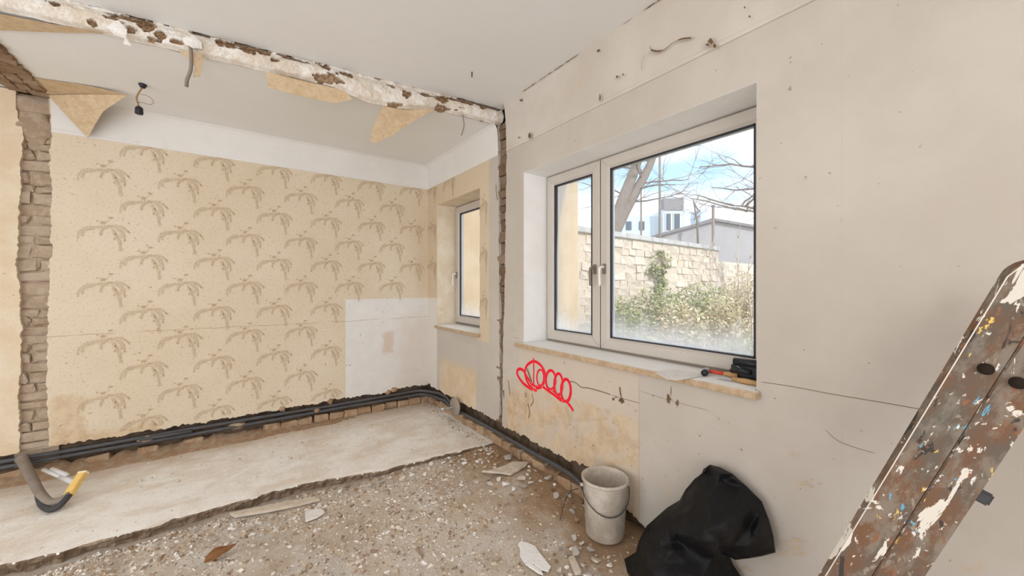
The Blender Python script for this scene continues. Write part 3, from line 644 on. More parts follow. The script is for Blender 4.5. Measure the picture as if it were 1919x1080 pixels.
for i in range(NI + 1):
    x = lerp(-2.0, 1.835, i / NI); sag = .062 * sstep(.45, .80, x) * sstep(1.3, .92, x) + .006 * fb(x * 5, 1)
    for k in range(NK + 1):
        t = k / NK; z = lerp(ZF + .012, ZB - .006 - sag, 1 - t) if False else lerp(ZB - .008 - sag, ZF + .004, t)
        bulge = .028 * math.sin(math.pi * min(1, t * 1.15 + .0)) + .022 * (1 - t) * sstep(.0, .12, sag * 8)
        c = 0.
        for hx, ht, hw, hh in hand:
            e = math.hypot((x - hx) / hw, (t - ht) / hh) + .45 * fb(x * 30, t * 5, hx); c = max(c, sstep(1.0, .85, e))
        c = max(c, sstep(.50, .58, fb(x * 5, t * 2.6, 6) + .12 * fb(x * 40, t * 6, 2) + .36 * sstep(.5, .9, t)) * .95)
        y = face_y(x) - bulge - .006 * fb(x * 18, t * 4, 3) - .003 * fb(x * 50, t * 12, 3) + .02 * c + .03 * sstep(.1, 0, t)
        v.append((x, y, z)); ch.append(c)
for i in range(NI):
    for k in range(NK): a = i * (NK + 1) + k; f.append((a, a + NK + 1, a + NK + 2, a + 1))
me = bpy.data.meshes.new('trim_4'); me.from_pydata(v, [], f); at = me.attributes.new('chip', 'FLOAT', 'POINT'); at.data.foreach_set('value', ch); me.materials.append(MT['strip'])
strip = tag(link('trim_4', me), 'ragged broken plaster edge across the ceiling where a partition was removed', 'trim', None, 'structure')
for px, py, w, sd in [(885, 135, 3, 1)]:
    c = onZ(px, py, ZF); MB().tube([c, c + Vector((.0, 0, -.035))], .004, 8).build('nail', 'black', ceiling)
# brickwork left in the ceiling by the side partition
rb = random.Random(31); y = 3.2
while y < 4.2:
    n_ = rb.choice([2, 3]); x = -1.29; L = rb.uniform(.045, .075)
    for q in range(n_):
        w = .21 / n_; me = rough_brick(rb, w - .006, L, .03, .007, 'lath'); link('brick', me, backc, (x + w / 2, y + L / 2 + rb.uniform(-.01, .01), ZB - .002 + rb.uniform(-.006, .006)), (rb.uniform(-.1, .1), rb.uniform(-.1, .1), rb.uniform(-.2, .2))); x += w
    y += L + .002

# peeling paper
def flap(name, pts, mat, label, curl=(0, 0, 0), sub=2, th=.0012, cat='paper', group=None):
    """irregular sheet through measured corner points; curl bows the middle"""
    bm = bmesh.new(); vs = [bm.verts.new(p) for p in pts]; tri = tessellate_polygon([[Vector(p) for p in pts]])
    for t in tri:
        try: bm.faces.new([vs[i] for i in t])
        except ValueError: pass
    for _ in range(sub): bmesh.ops.subdivide_edges(bm, edges=bm.edges[:], cuts=1, use_grid_fill=True)
    bm.verts.ensure_lookup_table(); c = sum((Vector(p) for p in pts), Vector()) / len(pts); rad = max((Vector(p) - c).length for p in pts)
    for q in bm.verts:
        k = max(0, 1 - ((q.co - c).length / rad) ** 2); q.co += Vector(curl) * k + Vector((nz(q.co.x * 30, q.co.y * 30, q.co.z * 30), nz(q.co.y * 30, q.co.z * 30, 3), nz(q.co.z * 30, q.co.x * 30, 5))) * .002
    bmesh.ops.recalc_face_normals(bm, faces=bm.faces); bmesh.ops.solidify(bm, geom=bm.faces[:], thickness=th)
    me = bpy.data.meshes.new(name); bm.to_mesh(me); bm.free(); me.materials.append(MT[mat]); o = link(name, me); return tag(o, label, cat, group)
def fy(px, py, off=0.):
    p = onY(px, py, 2.9)
    for _ in range(4): p = onY(px, py, face_y(p.x) + off)
    return p
flap('paper_flap', [fy(498, 134), fy(560, 148), fy(648, 170), fy(661, 186, .02), fy(632, 193, .03), fy(570, 181, .03), fy(504, 164, .02)], 'paper', 'long narrow strip of peeled beige paper hanging under the broken ceiling edge', (0, .01, 0))
flap('paper_flap', [fy(720, 197), fy(770, 199), fy(812, 206), fy(790, 219, .01), fy(768, 232, .015), fy(735, 254, .02), fy(706, 267, .03), fy(694, 265, .03), fy(700, 238, .02)], 'paper', 'pointed beige paper flap drooping beneath the sagging ceiling edge', (0, .02, 0))
A, B_, Cc = onY(92, 180, 4.165), onZ(240, 178, 2.722), onY(166, 260, 4.178); D = onZ(64, 146, 2.745); 
flap('paper_flap', [A, B_, (B_ + Cc) / 2 + Vector((-.02, .01, .035)), onY(180, 236, 4.10), Cc, (A + Cc) / 2 + Vector((.0, -.005, .0))], 'paper', 'large triangular sheet of wallpaper peeled off beside the brick strip', (0, -.02, 0))
flap('paper_flap', [D, onZ(150, 158, 2.744), B_ + Vector((0, .004, .004)), A + Vector((0, 0, .006)), onZ(72, 160, 2.742)], 'paper', 'thin sliver of torn paper along the ceiling above the triangular sheet', (0, 0, .002))
flap('paper_flap', [onZ(-60, 8, 2.742), onZ(0, 24, 2.742), onZ(100, 44, 2.742), onZ(206, 62, 2.742), onZ(130, 60, 2.742), onZ(0, 55, 2.742), onZ(-60, 52, 2.742)], 'paper', 'flat beige paper remnant on the lower ceiling at the partition line', (0, 0, -.004))
flap('paper_flap', [fy(199, 52, -.05), fy(222, 38, -.05), fy(240, 58, -.05), fy(238, 72, -.04), fy(247, 87, -.03), fy(232, 84, -.03), fy(235, 75, -.04), fy(215, 66, -.05)], 'paper_light', 'small white curl of torn paper on the broken ceiling edge', (0, -.015, 0))
flap('paper_flap', [fy(342, 72, -.05), fy(362, 66, -.05), fy(378, 80, -.05), fy(380, 92, -.04), fy(362, 92, -.04), fy(348, 84, -.05)], 'paper_light', 'round white paper scrap above the hanging cable stub', (0, -.015, 0))
flap('paper_flap', [fy(332, 92), fy(358, 97), fy(381, 98), fy(380, 125, .02), fy(375, 143, .02), fy(362, 144, .02), fy(366, 125, .02), fy(356, 112, .01)], 'paper', 'ragged beige paper tongue hanging beside the cable stub', (0, .01, 0))
p0 = fy(357, 84, -.03)
tag(MB().tube(spline([p0 + Vector((0, .03, .02)), p0, fy(359, 105, -.03), fy(358, 130, -.02), fy(351, 150, -.01), fy(350, 162, -.01)], 5), .0095, 10).build('cable_stub', 'hose', None, True), 'grey cable stub hanging down from the broken ceiling edge', 'cable')
p0 = fy(868, 218, .01)
tag(MB().tube(spline([p0 + Vector((0, 0, .02)), p0, fy(870, 236, .02), fy(865, 254, .03)], 4), .004, 6).build('wire_end', 'hose', None, True), 'thin dark wire end dangling near the wall corner of the ceiling edge', 'wire')
# lamp wire
lp = onZ(268, 158, ZB); lamp = empty('bare_lampholder', lp, 'black lampholder hanging from the ceiling on a brown wire', 'lampholder')
MB().lathe([(.0, 0), (.022, 0), (.022, -.008), (.012, -.026), (.0, -.028)], 16).build('ceiling_hook', 'black', lamp, True)
MB().tube(spline([(0, 0, -.02), (-.018, 0, -.06), (-.03, 0, -.10), (-.024, 0, -.14), (-.018, 0, -.165)], 6), .005, 8).build('wire', 'copper', lamp, True)
MB().tube(spline([(-.012, 0, -.07), (.03, 0, -.075), (.055, 0, -.105), (.035, 0, -.13), (-.01, 0, -.125), (-.02, 0, -.135)], 6), .0018, 6).build('wire_loop', 'copper', lamp, True)
MB().lathe([(.0, -.155), (.012, -.158), (.021, -.168), (.022, -.205), (.019, -.21), (.0, -.21)], 20, (-.018, 0, 0)).build('socket', 'black', lamp, True)

# ------------------------------------------------------------------ windows
FP = 2.06
def window(name, w, sashes, label, reveal, sillbox, sill_label):
    y0, y1, z0, z1 = w; win = empty(name, (FP, (y0 + y1) / 2, z0), label, 'window', None, 'structure'); inv = win.matrix_world.inverted()
    def part(mb, nm, mat, par=win, bevel=0.):
        o = mb.build(nm, mat, None, False, bevel); base = Vector((FP, (y0 + y1) / 2, z0)); o.data.transform(Matrix.Translation(-base))
        o.parent = par if par is win else par; return o
    t = .02; rv = MB(); xe = FP + .002
    for a in ((XW, xe, y0 - t, y0, z0 - t, z1 + t), (XW, xe, y1, y1 + t, z0 - t, z1 + t), (XW, xe, y0, y1, z1, z1 + t)): rv.box(a[0] + .0006, *a[1:])
    # reveal lining lies in the wall opening
    q = rv.build('window_reveal', reveal, wall_right)
    fz0 = z0 + .03; fw = .030; fr = MB()
    for a in ((FP, FP + .075, y0, y0 + fw, fz0 - .03, z1), (FP, FP + .075, y1 - fw, y1, fz0 - .03, z1), (FP, FP + .075, y0 + fw, y1 - fw, z1 - fw, z1), (FP, FP + .075, y0 + fw, y1 - fw, fz0 - .03, fz0 + .005)): fr.box(*a)
    part(fr, 'outer_frame', 'pvc_dark')
    for (sy0, sy1, hs, hmat, hy) in sashes:
        sw = .078; a0, a1, b0, b1 = sy0, sy1, fz0 + .004, z1 - .008; x0, x1 = FP - .018, FP + .04
        def prof(inset, X):  return [(X, a0 + inset, b0 + inset), (X, a1 - inset, b0 + inset), (X, a1 - inset, b1 - inset), (X, a0 + inset, b1 - inset)]
        v = []; f = []
        for ins, X in [(0, x1), (0, x0 + .006), (.006, x0), (sw - .018, x0), (sw - .004, x0 + .012), (sw, x0 + .014), (sw, x1)]: v += prof(ins, X)
        for k in range(6):
            for j in range(4): f.append((k * 4 + j, k * 4 + (j + 1) % 4, k * 4 + 4 + (j + 1) % 4, k * 4 + 4 + j))
        f += [(24 + j, 24 + (j + 1) % 4, (j + 1) % 4, j) for j in range(4)]
        m_ = MB(); m_.add(v, f); sash = part(m_, 'sash', 'pvc')
        g0, g1, h0, h1 = a0 + sw, a1 - sw, b0 + sw, b1 - sw
        gk = MB(); e = .007
        for q in ((x0 + .010, x0 + .022, g0, g0 + e, h0, h1), (x0 + .010, x0 + .022, g1 - e, g1, h0, h1), (x0 + .010, x0 + .022, g0, g1, h0, h0 + e), (x0 + .010, x0 + .022, g0, g1, h1 - e, h1)): gk.box(*q)
        part(gk, 'gasket', 'gasket', sash)
        sp = MB(); e = .012
        for q in ((x0 + .03, x0 + .042, g0, g0 + e, h0, h1), (x0 + .03, x0 + .042, g1 - e, g1, h0, h1), (x0 + .03, x0 + .042, g0, g1, h0, h0 + e), (x0 + .03, x0 + .042, g0, g1, h1 - e, h1)): sp.box(*q)
        part(sp, 'spacer_bar', 'spacer', sash)
        part(MB().add([(x0 + .026, g0, h0), (x0 + .026, g1, h0), (x0 + .026, g1, h1), (x0 + .026, g0, h1)], [(0, 1, 2, 3)]), 'pane', 'glass', sash)
        # mitred corner welds
        wd = MB()
        for cy, cz, dy, dz in ((a0, b0, 1, 1), (a1, b0, -1, 1), (a0, b1, 1, -1), (a1, b1, -1, -1)):
            wd.tube([(x0 - .0003, cy + dy * .008, cz + dz * .008), (x0 - .0003, cy + dy * (sw - .02), cz + dz * (sw - .02))], .0009, 4)
        part(wd, 'corner_weld', 'pvc_dark', sash)
        hz = 1.485; hp = MB().box(x0 - .012, x0, hy - .014, hy + .014, hz - .035, hz + .035); ho = part(hp, 'handle_plate', 'handle_b', sash, .004)
        lv = MB().tube(spline([(x0 - .005, hy, hz + .012), (x0 - .035, hy, hz + .012), (x0 - .050, hy, hz + .002), (x0 - .052, hy, hz - .03), (x0 - .050, hy, hz - .115)], 5), [.009] * 15 + [.0085] * 5 + [.007], 10)
        part(lv, 'handle', hmat, sash)
    if len(sashes) > 1:
        part(MB().box(FP - .008, FP + .03, sashes[0][0] - .004, sashes[0][0] + .004, fz0, z1 - .02), 'meeting_gap', 'gasket')
    sx0, sx1, sy0, sy1, sz0, sz1 = sillbox
    s = MB().box(sx0, FP + .005, max(sy0, y0) + .002, min(sy1, y1) - .002, sz0, sz1); s.box(sx0, XW - .001, sy0, max(sy0, y0) + .002, sz0, sz1); s.box(sx0, XW - .001, min(sy1, y1) - .002, sy1, sz0, sz1)
    nose = [(sx0, sy0), (XW - .0015, sy0), (XW - .0015, y0 + .003), (FP + .004, y0 + .003), (FP + .004, y1 - .003), (XW - .0015, y1 - .003), (XW - .0015, sy1), (sx0, sy1)]
    part(MB().sheet([[(a, b, sz0) for a, b in nose]], (0, 0, sz1 - sz0)), 'window_sill', 'sill', win, .004)
    return win
window('window_1', W1, [(1.790, 2.342, 1, 'handle_b', 1.828), (.735, 1.782, -1, 'handle_w', 1.744)], 'wide two-sash white plastic window with dusty panes', 'reveal', (1.782, 2.03, .700, 2.44, .888, .922), '')
window('window_2', W2, [(3.045, 3.927, 1, 'handle_w', 3.90)], 'narrow single-sash window near the papered corner', 'reveal_paper', (1.790, 2.03, 3.01, 3.96, .893, .926), '')

# ------------------------------------------------------------------ unseen walls of the room (behind the photographer), with openings added for the fill lamps
wl = MB(); 
for y0, y1, z0, z1 in [(-3.2, -.8, -.1, 2.95), (-.8, 3.0, 2.55, 2.95), (-.8, 3.0, -.1, .15), (3.0, 4.5, -.1, 2.95)]: wl.box(XL - .2, XL, y0, y1, z0, z1)
tag(wl.build('wall_left', MT['band_back']), 'plain wall behind the photographer with a wide opening added for fill light', 'wall', None, 'structure')
wl = MB()
for x0, x1, z0, z1 in [(XL - .2, -2.85, -.1, 2.95), (-2.85, .25, 2.55, 2.95), (-2.85, .25, -.1, .15), (.25, 2.2, -.1, 2.95)]: wl.box(x0, x1, YR - .2, YR, z0, z1)
wl.box(XL - .2, 2.2, YR - 3.6, YR, 2.95, 3.1)  # unseen slab added to keep the sun out of the opening
tag(wl.build('wall_rear', MT['band_back']), 'rear wall with a wide opening added for fill light under an added sun-blocking slab', 'wall', None, 'structure')
tag(MB().box(XL - .2, 2.2, YR - .2, 4.5, 3.02, 3.2).build('roof_slab', MT['mortar']), 'roof slab above the room', 'roof', None, 'structure')

# ------------------------------------------------------------------ pipes along the walls
def wav(p, a, fr, s): return Vector(p) + Vector((0, a * nz(p[0] * fr, p[1] * fr, s), a * nz(p[0] * fr, p[1] * fr, s + 9)))
def pipe_run(name, z0, yo, xo, label, wall_end, seed):
    pts = [wav((x, YB + yo, z0 + (.0 if x > -1 else .0)), .006, 1.6, seed) for x in [lerp(-2.2, 1.62, k / 22) for k in range(23)]]
    pts += [Vector((1.72, YB - .03, z0 + .004)), Vector((XW - .03 + xo, YB - .12, z0))]
    pts += [Vector((XW + xo + .006 * nz(y * 2, seed), y, pw([(1.6, -.05), (1.72, .09), (1.85, .125), (2.6, .125), (3.3, .125), (3.5, .095), (3.7, .15), (4.2, z0)], y) + (z0 - .13) * .85)) for y in [lerp(3.9, wall_end, k / 24) for k in range(25)]]
    return tag(MB().tube(spline(pts, 4), .0155, 10).build(name, 'conduit', None, True), label, 'pipe')
pipe_run('conduit', .152, .006, .004, 'upper dark grey conduit running in the chase along the papered wall', 3.44, 1.3)
pipe_run('conduit', .112, -.002, -.006, 'lower dark grey conduit reaching past the vertical chase to the bucket', 1.64, 4.3)
MB_ = MB()
for x in (-1.19, -.55, -.02, .62): MB_.tube([(x - .012, YB + .0, .152), (x + .012, YB + .0, .152)], .0165, 10)
tag(MB().tube([(-.62, YB - .028, .150), (-.30, YB - .028, .146)], .013, 10).build('conduit', 'grey_pvc' if False else 'conduit', None, True), 'short extra length of grey conduit in front of the others below the torn paper', 'pipe')
# bent hose with the yellow block
h0 = onZ(46, 862, .15); hose = empty('bent_hose', (h0.x, h0.y, 0), 'dusty grey bent hose ending in a yellow wooden block', 'hose')
def loc(o, pts): return [Vector(p) - o.location for p in pts]
HP = [onY(40, 858, 4.150), onY(47, 872, 4.085), onZ(62, 900, .105), onZ(76, 925, .07), onZ(92, 940, .05), onZ(108, 940, .05), onZ(122, 934, .06), onZ(131, 926, .075)]
MB().tube(loc(hose, spline(HP, 6)), [lerp(.032, .020, min(1, k / 24)) for k in range(43)], 14).build('hose', 'hose', hose, True)
HP = [onZ(72, 925, .06), onZ(78, 945, .035), onZ(92, 955, .022), onZ(108, 951, .03), onZ(122, 938, .055), onZ(131, 926, .075)]
MB().tube(loc(hose, spline(HP, 6)), .017, 12).build('inner_hose', 'hose_dark', hose, True)
a, b = onZ(129, 928, .07), onZ(155, 889, .15); ax = (b - a); L = ax.length; ax.normalize(); sd = Vector((CS, -SN, 0)); sd = (sd - ax * sd.dot(ax)).normalized(); nn = ax.cross(sd)
MB().obox((a + b) / 2 - hose.location, sd * .024, nn * .016, ax * (L / 2 + .006)).build('wooden_block', 'yellow', hose, False, .004)
MB().obox(b + ax * .008 - hose.location, sd * .023, nn * .015, ax * .006).build('block_end', 'yellow_end', hose)
t0, t1 = onZ(141, 905, .115), onZ(82, 881, .15); td = (t1 - t0)
MB().tube(loc(hose, [t0, t0 + td * .42]), .0165, 14).build('pipe_socket', 'grey_pvc', hose, True)
MB().tube(loc(hose, [t0 + td * .40, t1]), .0115, 12).build('pipe_end', 'grey_pvc', hose, True)
up = Vector((.01, .0, .020)); MB().tube(loc(hose, [t0 + td * .30 + up, t0 + td * .80 + up]), .012, 12).build('pipe_clip', 'grey_pvc', hose, True)
# round plate with pipe stub in the corner
dc = onX(853, 762, XW - .05); plate = empty('radiator_pipe_plate', dc, 'round grey plate on a pipe stub low on the wall under the small window', 'pipe fitting')
MB().lathe([(0, -.004), (.085, -.004), (.088, 0), (.085, .004), (.02, .006), (0, .006)], 28).build('plate', 'disc', plate, True, 0, None, (0, -math.pi / 2, .12))
MB().tube([(.06, 0, -.0), (-.05, .02, -.012), (-.10, .05, -.02)], .012, 10).build('pipe_stub', 'disc', plate, True)
MB().tube([(-.085, .04, -.017), (-.125, .064, -.024)], .0165, 10).build('pipe_nut', 'steel', plate, True)

# ------------------------------------------------------------------ bucket
bz = floor_z(1.63, 1.40); bl = onZ(1134, 1003, bz + .002); bucket = empty('mortar_bucket', (bl.x, bl.y, bz + .012), 'dirty pale plastic bucket with a wire handle beside the black bag', 'bucket')
Rb, Rt, Hb = .104, .124, .315
MB().lathe([(0, .0), (Rb - .008, 0), (Rb, .008), (Rt - .004, Hb - .02), (Rt - .003, Hb - .018), (Rt + .004, Hb - .014), (Rt + .005, Hb - .002), (Rt, Hb + .002), (Rt - .007, Hb), (Rt - .010, Hb - .02), (Rb - .006, .014), (0, .012)], 48).build('bucket_body', 'bucket', bucket, True)
d = Vector((-SN, -CS, 0)); s_ = Vector((CS, -SN, 0)); hp = []
for k in range(17):
    a = math.pi * k / 16; rr = lerp(Rt + .007, Rb + .016, .5 * math.sin(a)); hp.append(s_ * math.cos(a) * rr + d * math.sin(a) * rr + Vector((0, 0, lerp(Hb - .045, Hb - .155, math.sin(a)))))
MB().tube(hp, .0028, 8).build('handle', 'hose_dark', bucket, True)
for sg in (-1, 1): MB().tube([s_ * sg * (Rt - .004) + Vector((0, 0, Hb - .045)), s_ * sg * (Rt + .012) + Vector((0, 0, Hb - .045))], .010, 10).build('handle_lug', 'bucket', bucket, True)
MB().lathe([(0, .035), (Rb - .005, .035)], 32).build('mortar_dregs', 'dirt', bucket)

# ------------------------------------------------------------------ black bag
from mathutils.geometry import delaunay_2d_cdt
BV = [(1319, 879, 1.72), (1331, 871, 1.75), (1350, 876, 1.76), (1374, 889, 1.77), (1400, 912, 1.77), (1428, 940, 1.77), (1442, 975, 1.77), (1450, 1005, 1.77), (1454, 1036, 1.77), (1428, 1043, 1.73), (1405, 1047, 1.70), (1378, 1050, 1.67), (1366, 1043, 1.67), (1354, 1040, 1.68),
      (1352, 1056, 1.70), (1362, 1080, 1.70), (1385, 1115, 1.70), (1350, 1150, 1.64), (1280, 1172, 1.50), (1215, 1140, 1.45), (1182, 1110, 1.50), (1176, 1086, 1.53), (1170, 1058, 1.58), (1190, 1042, 1.58), (1197, 1015, 1.62), (1212, 986, 1.66), (1228, 972, 1.68), (1250, 952, 1.69), (1274, 938, 1.70), (1285, 918, 1.71), (1302, 898, 1.72), (1316, 887, 1.72)]
BI = [(1323, 884, 1.69), (1350, 886, 1.69), (1372, 897, 1.71), (1328, 891, 1.72), (1356, 898, 1.73), (1372, 908, 1.735), (1310, 910, 1.69), (1345, 912, 1.675), (1335, 935, 1.62), (1300, 925, 1.66), (1280, 938, 1.675), (1300, 958, 1.60), (1262, 958, 1.63), (1375, 940, 1.66), (1375, 970, 1.60), (1345, 985, 1.55), (1410, 945, 1.71), (1425, 962, 1.735), (1408, 985, 1.71), (1390, 1002, 1.66), (1372, 1025, 1.645), (1385, 982, 1.605), (1365, 1010, 1.57), (1420, 985, 1.67), (1432, 1010, 1.70), (1405, 1020, 1.66), (1390, 1036, 1.655),
      (1245, 972, 1.62), (1232, 985, 1.60), (1255, 990, 1.58), (1272, 998, 1.535), (1290, 1006, 1.52), (1310, 1016, 1.515), (1335, 1030, 1.53), (1345, 1012, 1.54), (1320, 990, 1.545), (1288, 985, 1.56), (1273, 1012, 1.60), (1292, 1028, 1.61), (1318, 1044, 1.62), (1338, 1046, 1.62),
      (1222, 996, 1.58), (1246, 1000, 1.555), (1215, 1012, 1.56), (1240, 1012, 1.53), (1258, 1016, 1.56), (1216, 1030, 1.50), (1238, 1026, 1.52), (1206, 1055, 1.50), (1220, 1062, 1.455), (1262, 1034, 1.52), (1245, 1050, 1.50), (1285, 1055, 1.56), (1222, 1090, 1.43), (1255, 1080, 1.47), (1240, 1115, 1.41), (1290, 1090, 1.52), (1320, 1075, 1.58), (1325, 1110, 1.56), (1345, 1085, 1.65), (1192, 1072, 1.51), (1185, 1050, 1.545)]
BP = BV + BI; nb = len(BV)
r2 = delaunay_2d_cdt([Vector((p[0], p[1])) for p in BP], [(i, (i + 1) % nb) for i in range(nb)], [list(range(nb))], 1, 1e-4)
bm = bmesh.new(); bvs = []
for co, og in zip(r2[0], r2[3]):
    p = BP[og[0]] if og else (co[0], co[1], 1.6); q = onX(*p); q.z = max(q.z, floor_z(q.x, q.y) + .004); bvs.append(bm.verts.new(q))
for t in r2[2]:
    try: bm.faces.new([bvs[i] for i in t])
    except ValueError: pass
for _ in range(3):
    bmesh.ops.subdivide_edges(bm, edges=bm.edges[:], cuts=1, use_grid_fill=True); bmesh.ops.smooth_vert(bm, verts=[q for q in bm.verts if not q.is_boundary], factor=.28, use_axis_x=True, use_axis_y=True, use_axis_z=True)
bmesh.ops.triangulate(bm, faces=bm.faces[:])
for q in bm.verts:
    if not q.is_boundary:
        p = q.co; rid = max(0, 1 - abs(nz(p.y * 8 + p.z * 7, p.z * 8 - p.y * 5, 2)) * 3) ** 2; q.co.x -= .010 * rid + .007 * fb(p.y * 14, p.z * 14, 3)
be = [e for e in bm.edges if e.is_boundary]; ex = bmesh.ops.extrude_edge_only(bm, edges=be)
for q in [g for g in ex['geom'] if isinstance(g, bmesh.types.BMVert)]: q.co.x = max(q.co.x, 1.785); q.co.y = lerp(q.co.y, .95, .06); q.co.z = max(floor_z(1.75, q.co.y), lerp(q.co.z, .2, .06))
bmesh.ops.holes_fill(bm, edges=[e for e in bm.edges if e.is_boundary], sides=0); bmesh.ops.recalc_face_normals(bm, faces=bm.faces)
me = bpy.data.meshes.new('garbage_bag'); bm.to_mesh(me); bm.free(); me.materials.append(MT['bag']); me.polygons.foreach_set('use_smooth', [True] * len(me.polygons))
tag(link('garbage_bag', me), 'crumpled black plastic rubbish bag slumped against the wall', 'bag')

# ------------------------------------------------------------------ ladder
Eb, Et = onD(1557, 1080, .92), onD(1908, 505, .78); u = (Et - Eb).normalized()
mid = (Eb + Et) / 2; vc = (Vector((0, 0, EYE)) - mid).normalized(); n0 = (vc - u * vc.dot(u)).normalized(); w0 = Vector((CS, -SN, 0)); w0 = (w0 - u * w0.dot(u) - n0 * w0.dot(n0)).normalized()
A_ = math.radians(-5); nN = n0 * math.cos(A_) + w0 * math.sin(A_); wN = w0 * math.cos(A_) - n0 * math.sin(A_)
zf = floor_z(.75, .7); foot = Eb - u * ((Eb.z - zf) / u.z); LH = (Et - foot).length + .012
ladder = bpy.data.objects.new('stepladder', None); COL.objects.link(ladder); Mx = Matrix((wN, nN, u)).transposed().to_4x4(); Mx.translation = foot + Vector((0, 0, .02)); ladder.matrix_world = Mx
tag(ladder, 'folded brown wooden stepladder spattered with white and blue paint', 'ladder'); bpy.context.view_layer.update(); LI = Mx.inverted()
def rail(x0, x1, y1, T, ch, H, zb=0.):
    v, f = [], []; rr = .045; lev = [zb, zb + .02] + [lerp(zb + .02, H - rr, k / 8) for k in range(1, 9)] + [H - rr + rr * math.sin(math.pi / 2 * k / 7) for k in range(1, 8)]
    for z in lev:
        s = 0 if z <= H - rr else rr - math.sqrt(max(0, rr * rr - (z - H + rr) ** 2)); s = min(s, (x1 - x0 + ch) / 2 - .001); a, b = x0 - ch + s, x1 - s
        v += [(a + ch, y1, z), (b, y1, z), (b, y1 - T, z), (a, y1 - T, z), (a, y1 - ch * .75, z)]
    for k in range(len(lev) - 1):
        for j in range(5): q = k * 5 + j; q2 = k * 5 + (j + 1) % 5; f.append((q, q2, q2 + 5, q + 5))
    f += [(4, 3, 2, 1, 0), tuple((len(lev) - 1) * 5 + j for j in range(5))]; return MB().add(v, f)
FW = .060
rail(0, FW, 0, .032, .0116, LH).build('rail', 'ladder', ladder); rail(FW + .005, 2 * FW + .001, -.003, .032, .0, LH - .03, .03).build('rail', 'ladder', ladder)
MB().tube([(.0, .0, .02), (0, 0, LH - .05), (.012, 0, LH - .014)], .0012, 6).build('edge_highlight', 'edge_white', ladder, True)  # pale line along the rail, a highlight put in as colour
rail(.002, FW - .004, -.36, .03, .0, LH).build('rail', 'ladder', ladder); rail(FW + .005, 2 * FW - .006, -.363, .03, .0, LH - .03, .03).build('rail', 'ladder', ladder)
z = .28
while z < LH - .15: MB().box(.006, FW - .012, -.362, -.028, z, z + .022).build('step', 'ladder', ladder, False, .002); z += .27
def onface(px, py):
    o = LI @ Vector((0, 0, EYE)); r = (LI.to_3x3() @ ray(px, py)); t = -o.y / r.y; return o + r * t
for px, py, r_ in [(1848, 692, .012), (1908, 718, .012)]:
    c = onface(px, py); MB().lathe([(0, .007), (r_ * .45, .0085), (r_ * .55, .006), (r_ * .95, .007), (r_, .003), (r_, -.002)], 18).build('bolt', 'dark', ladder, True, 0, c, (-math.pi / 2, 0, 0))
c = onface(1843, 935); MB().box(2 * FW - .004, 2 * FW + .018, -.03, -.006, c.z - .012, c.z + .012).build('hinge_stop', 'hose_dark', ladder, False, .003)

# ------------------------------------------------------------------ things on the wide sill
SZ = .9225
def onS(px, py, h=0.):
    p = onZ(px, py + 5, SZ + h); k = min(1, 1.985 / p.x); return Vector((p.x * k, p.y * k, SZ + h))
flap('paper_sheet', [onS(1228, 694, .004), onS(1250, 706, .004), onS(1268, 708, .003), onS(1296, 704, .002), onS(1318, 700, .001), onS(1300, 692, .001), onS(1262, 688, .001), onS(1238, 690, .001)], 'paper_light', 'white sheet of paper curling over the sill edge', (0, 0, .002), 2, .0008)
hm0 = onS(1325, 697, 0); ham = empty('hammer', (hm0.x, hm0.y, SZ), 'hammer with a steel head and red and wooden handle on the sill', 'hammer')
hd = (onS(1400, 702) - onS(1325, 697)).normalized(); hs = Vector((-hd.y, hd.x, 0)); hs = hs if hs.dot(Vector((-1, 0, 0))) > 0 else -hs
MB().obox(Vector((0, 0, .018)), hs * .018, hd * .013, Vector((0, 0, .014))).build('head', 'steel', ham, False, .004)
MB().tube([hs * .016 + Vector((0, 0, .018)), hs * .035 + Vector((0, 0, .018)), hs * .037 + Vector((0, 0, .018)), hs * .062 + Vector((0, 0, .018))], [.011, .011, .0155, .0155], 14).build('striking_face', 'black', ham, True)
MB().obox(-hs * .032 + Vector((0, 0, .020)) - hd * .004, hs * .022, hd * .007, Vector((0, 0, .005))).build('claw', 'steel', ham, False, .002)
MB().tube([hd * .008 + Vector((0, 0, .018)), hd * .075 + Vector((0, 0, .015))], .010, 10).build('grip_collar', 'red', ham, True)
MB().tube([hd * .07 + Vector((0, 0, .015)), hd * .10 + Vector((0, 0, .014)), hd * .135 + Vector((0, 0, .013))], [.0095, .012, .012], 10).build('handle', 'wood', ham, True)
ta = onS(1385, 708, .012); tool = empty('wooden_tool', (ta.x, ta.y, SZ), 'wooden-handled scraper lying behind the hammer at the end of the sill', 'tool')
MB().tube([Vector((.0, .03, .013)), Vector((0, -.03, .013)), Vector((0, -.09, .013))], [.008, .013, .010], 10).build('handle', 'wood', tool, True)
MB().obox((0, .06, .012), (.014, 0, 0), (0, .035, 0), (0, 0, .0015)).build('blade', 'steel', tool)
bd = onS(1392, 699, 0); drill = empty('black_tool_case', (bd.x + .022, bd.y - .015, SZ), 'lumpy black power tool tucked into the corner of the sill', 'power tool')
MB().obox((0, 0, .038), (.032, 0, 0), (0, .07, 0), (0, 0, .036)).build('body', 'black', drill, False, .014, seg=3)
MB().tube([(-.005, .06, .075), (-.005, -.07, .078)], .019, 14).build('motor_housing', 'black', drill, True)
MB().tube([(-.03, .062, .03), (-.045, .02, .045), (-.046, -.03, .04)], .012, 10).build('grip', 'black', drill, True)
MB().tube([(-.036, .035, .06), (-.05, .0, .05), (-.045, -.02, .03)], .0025, 6).build('trim_line', 'steel', drill, True)

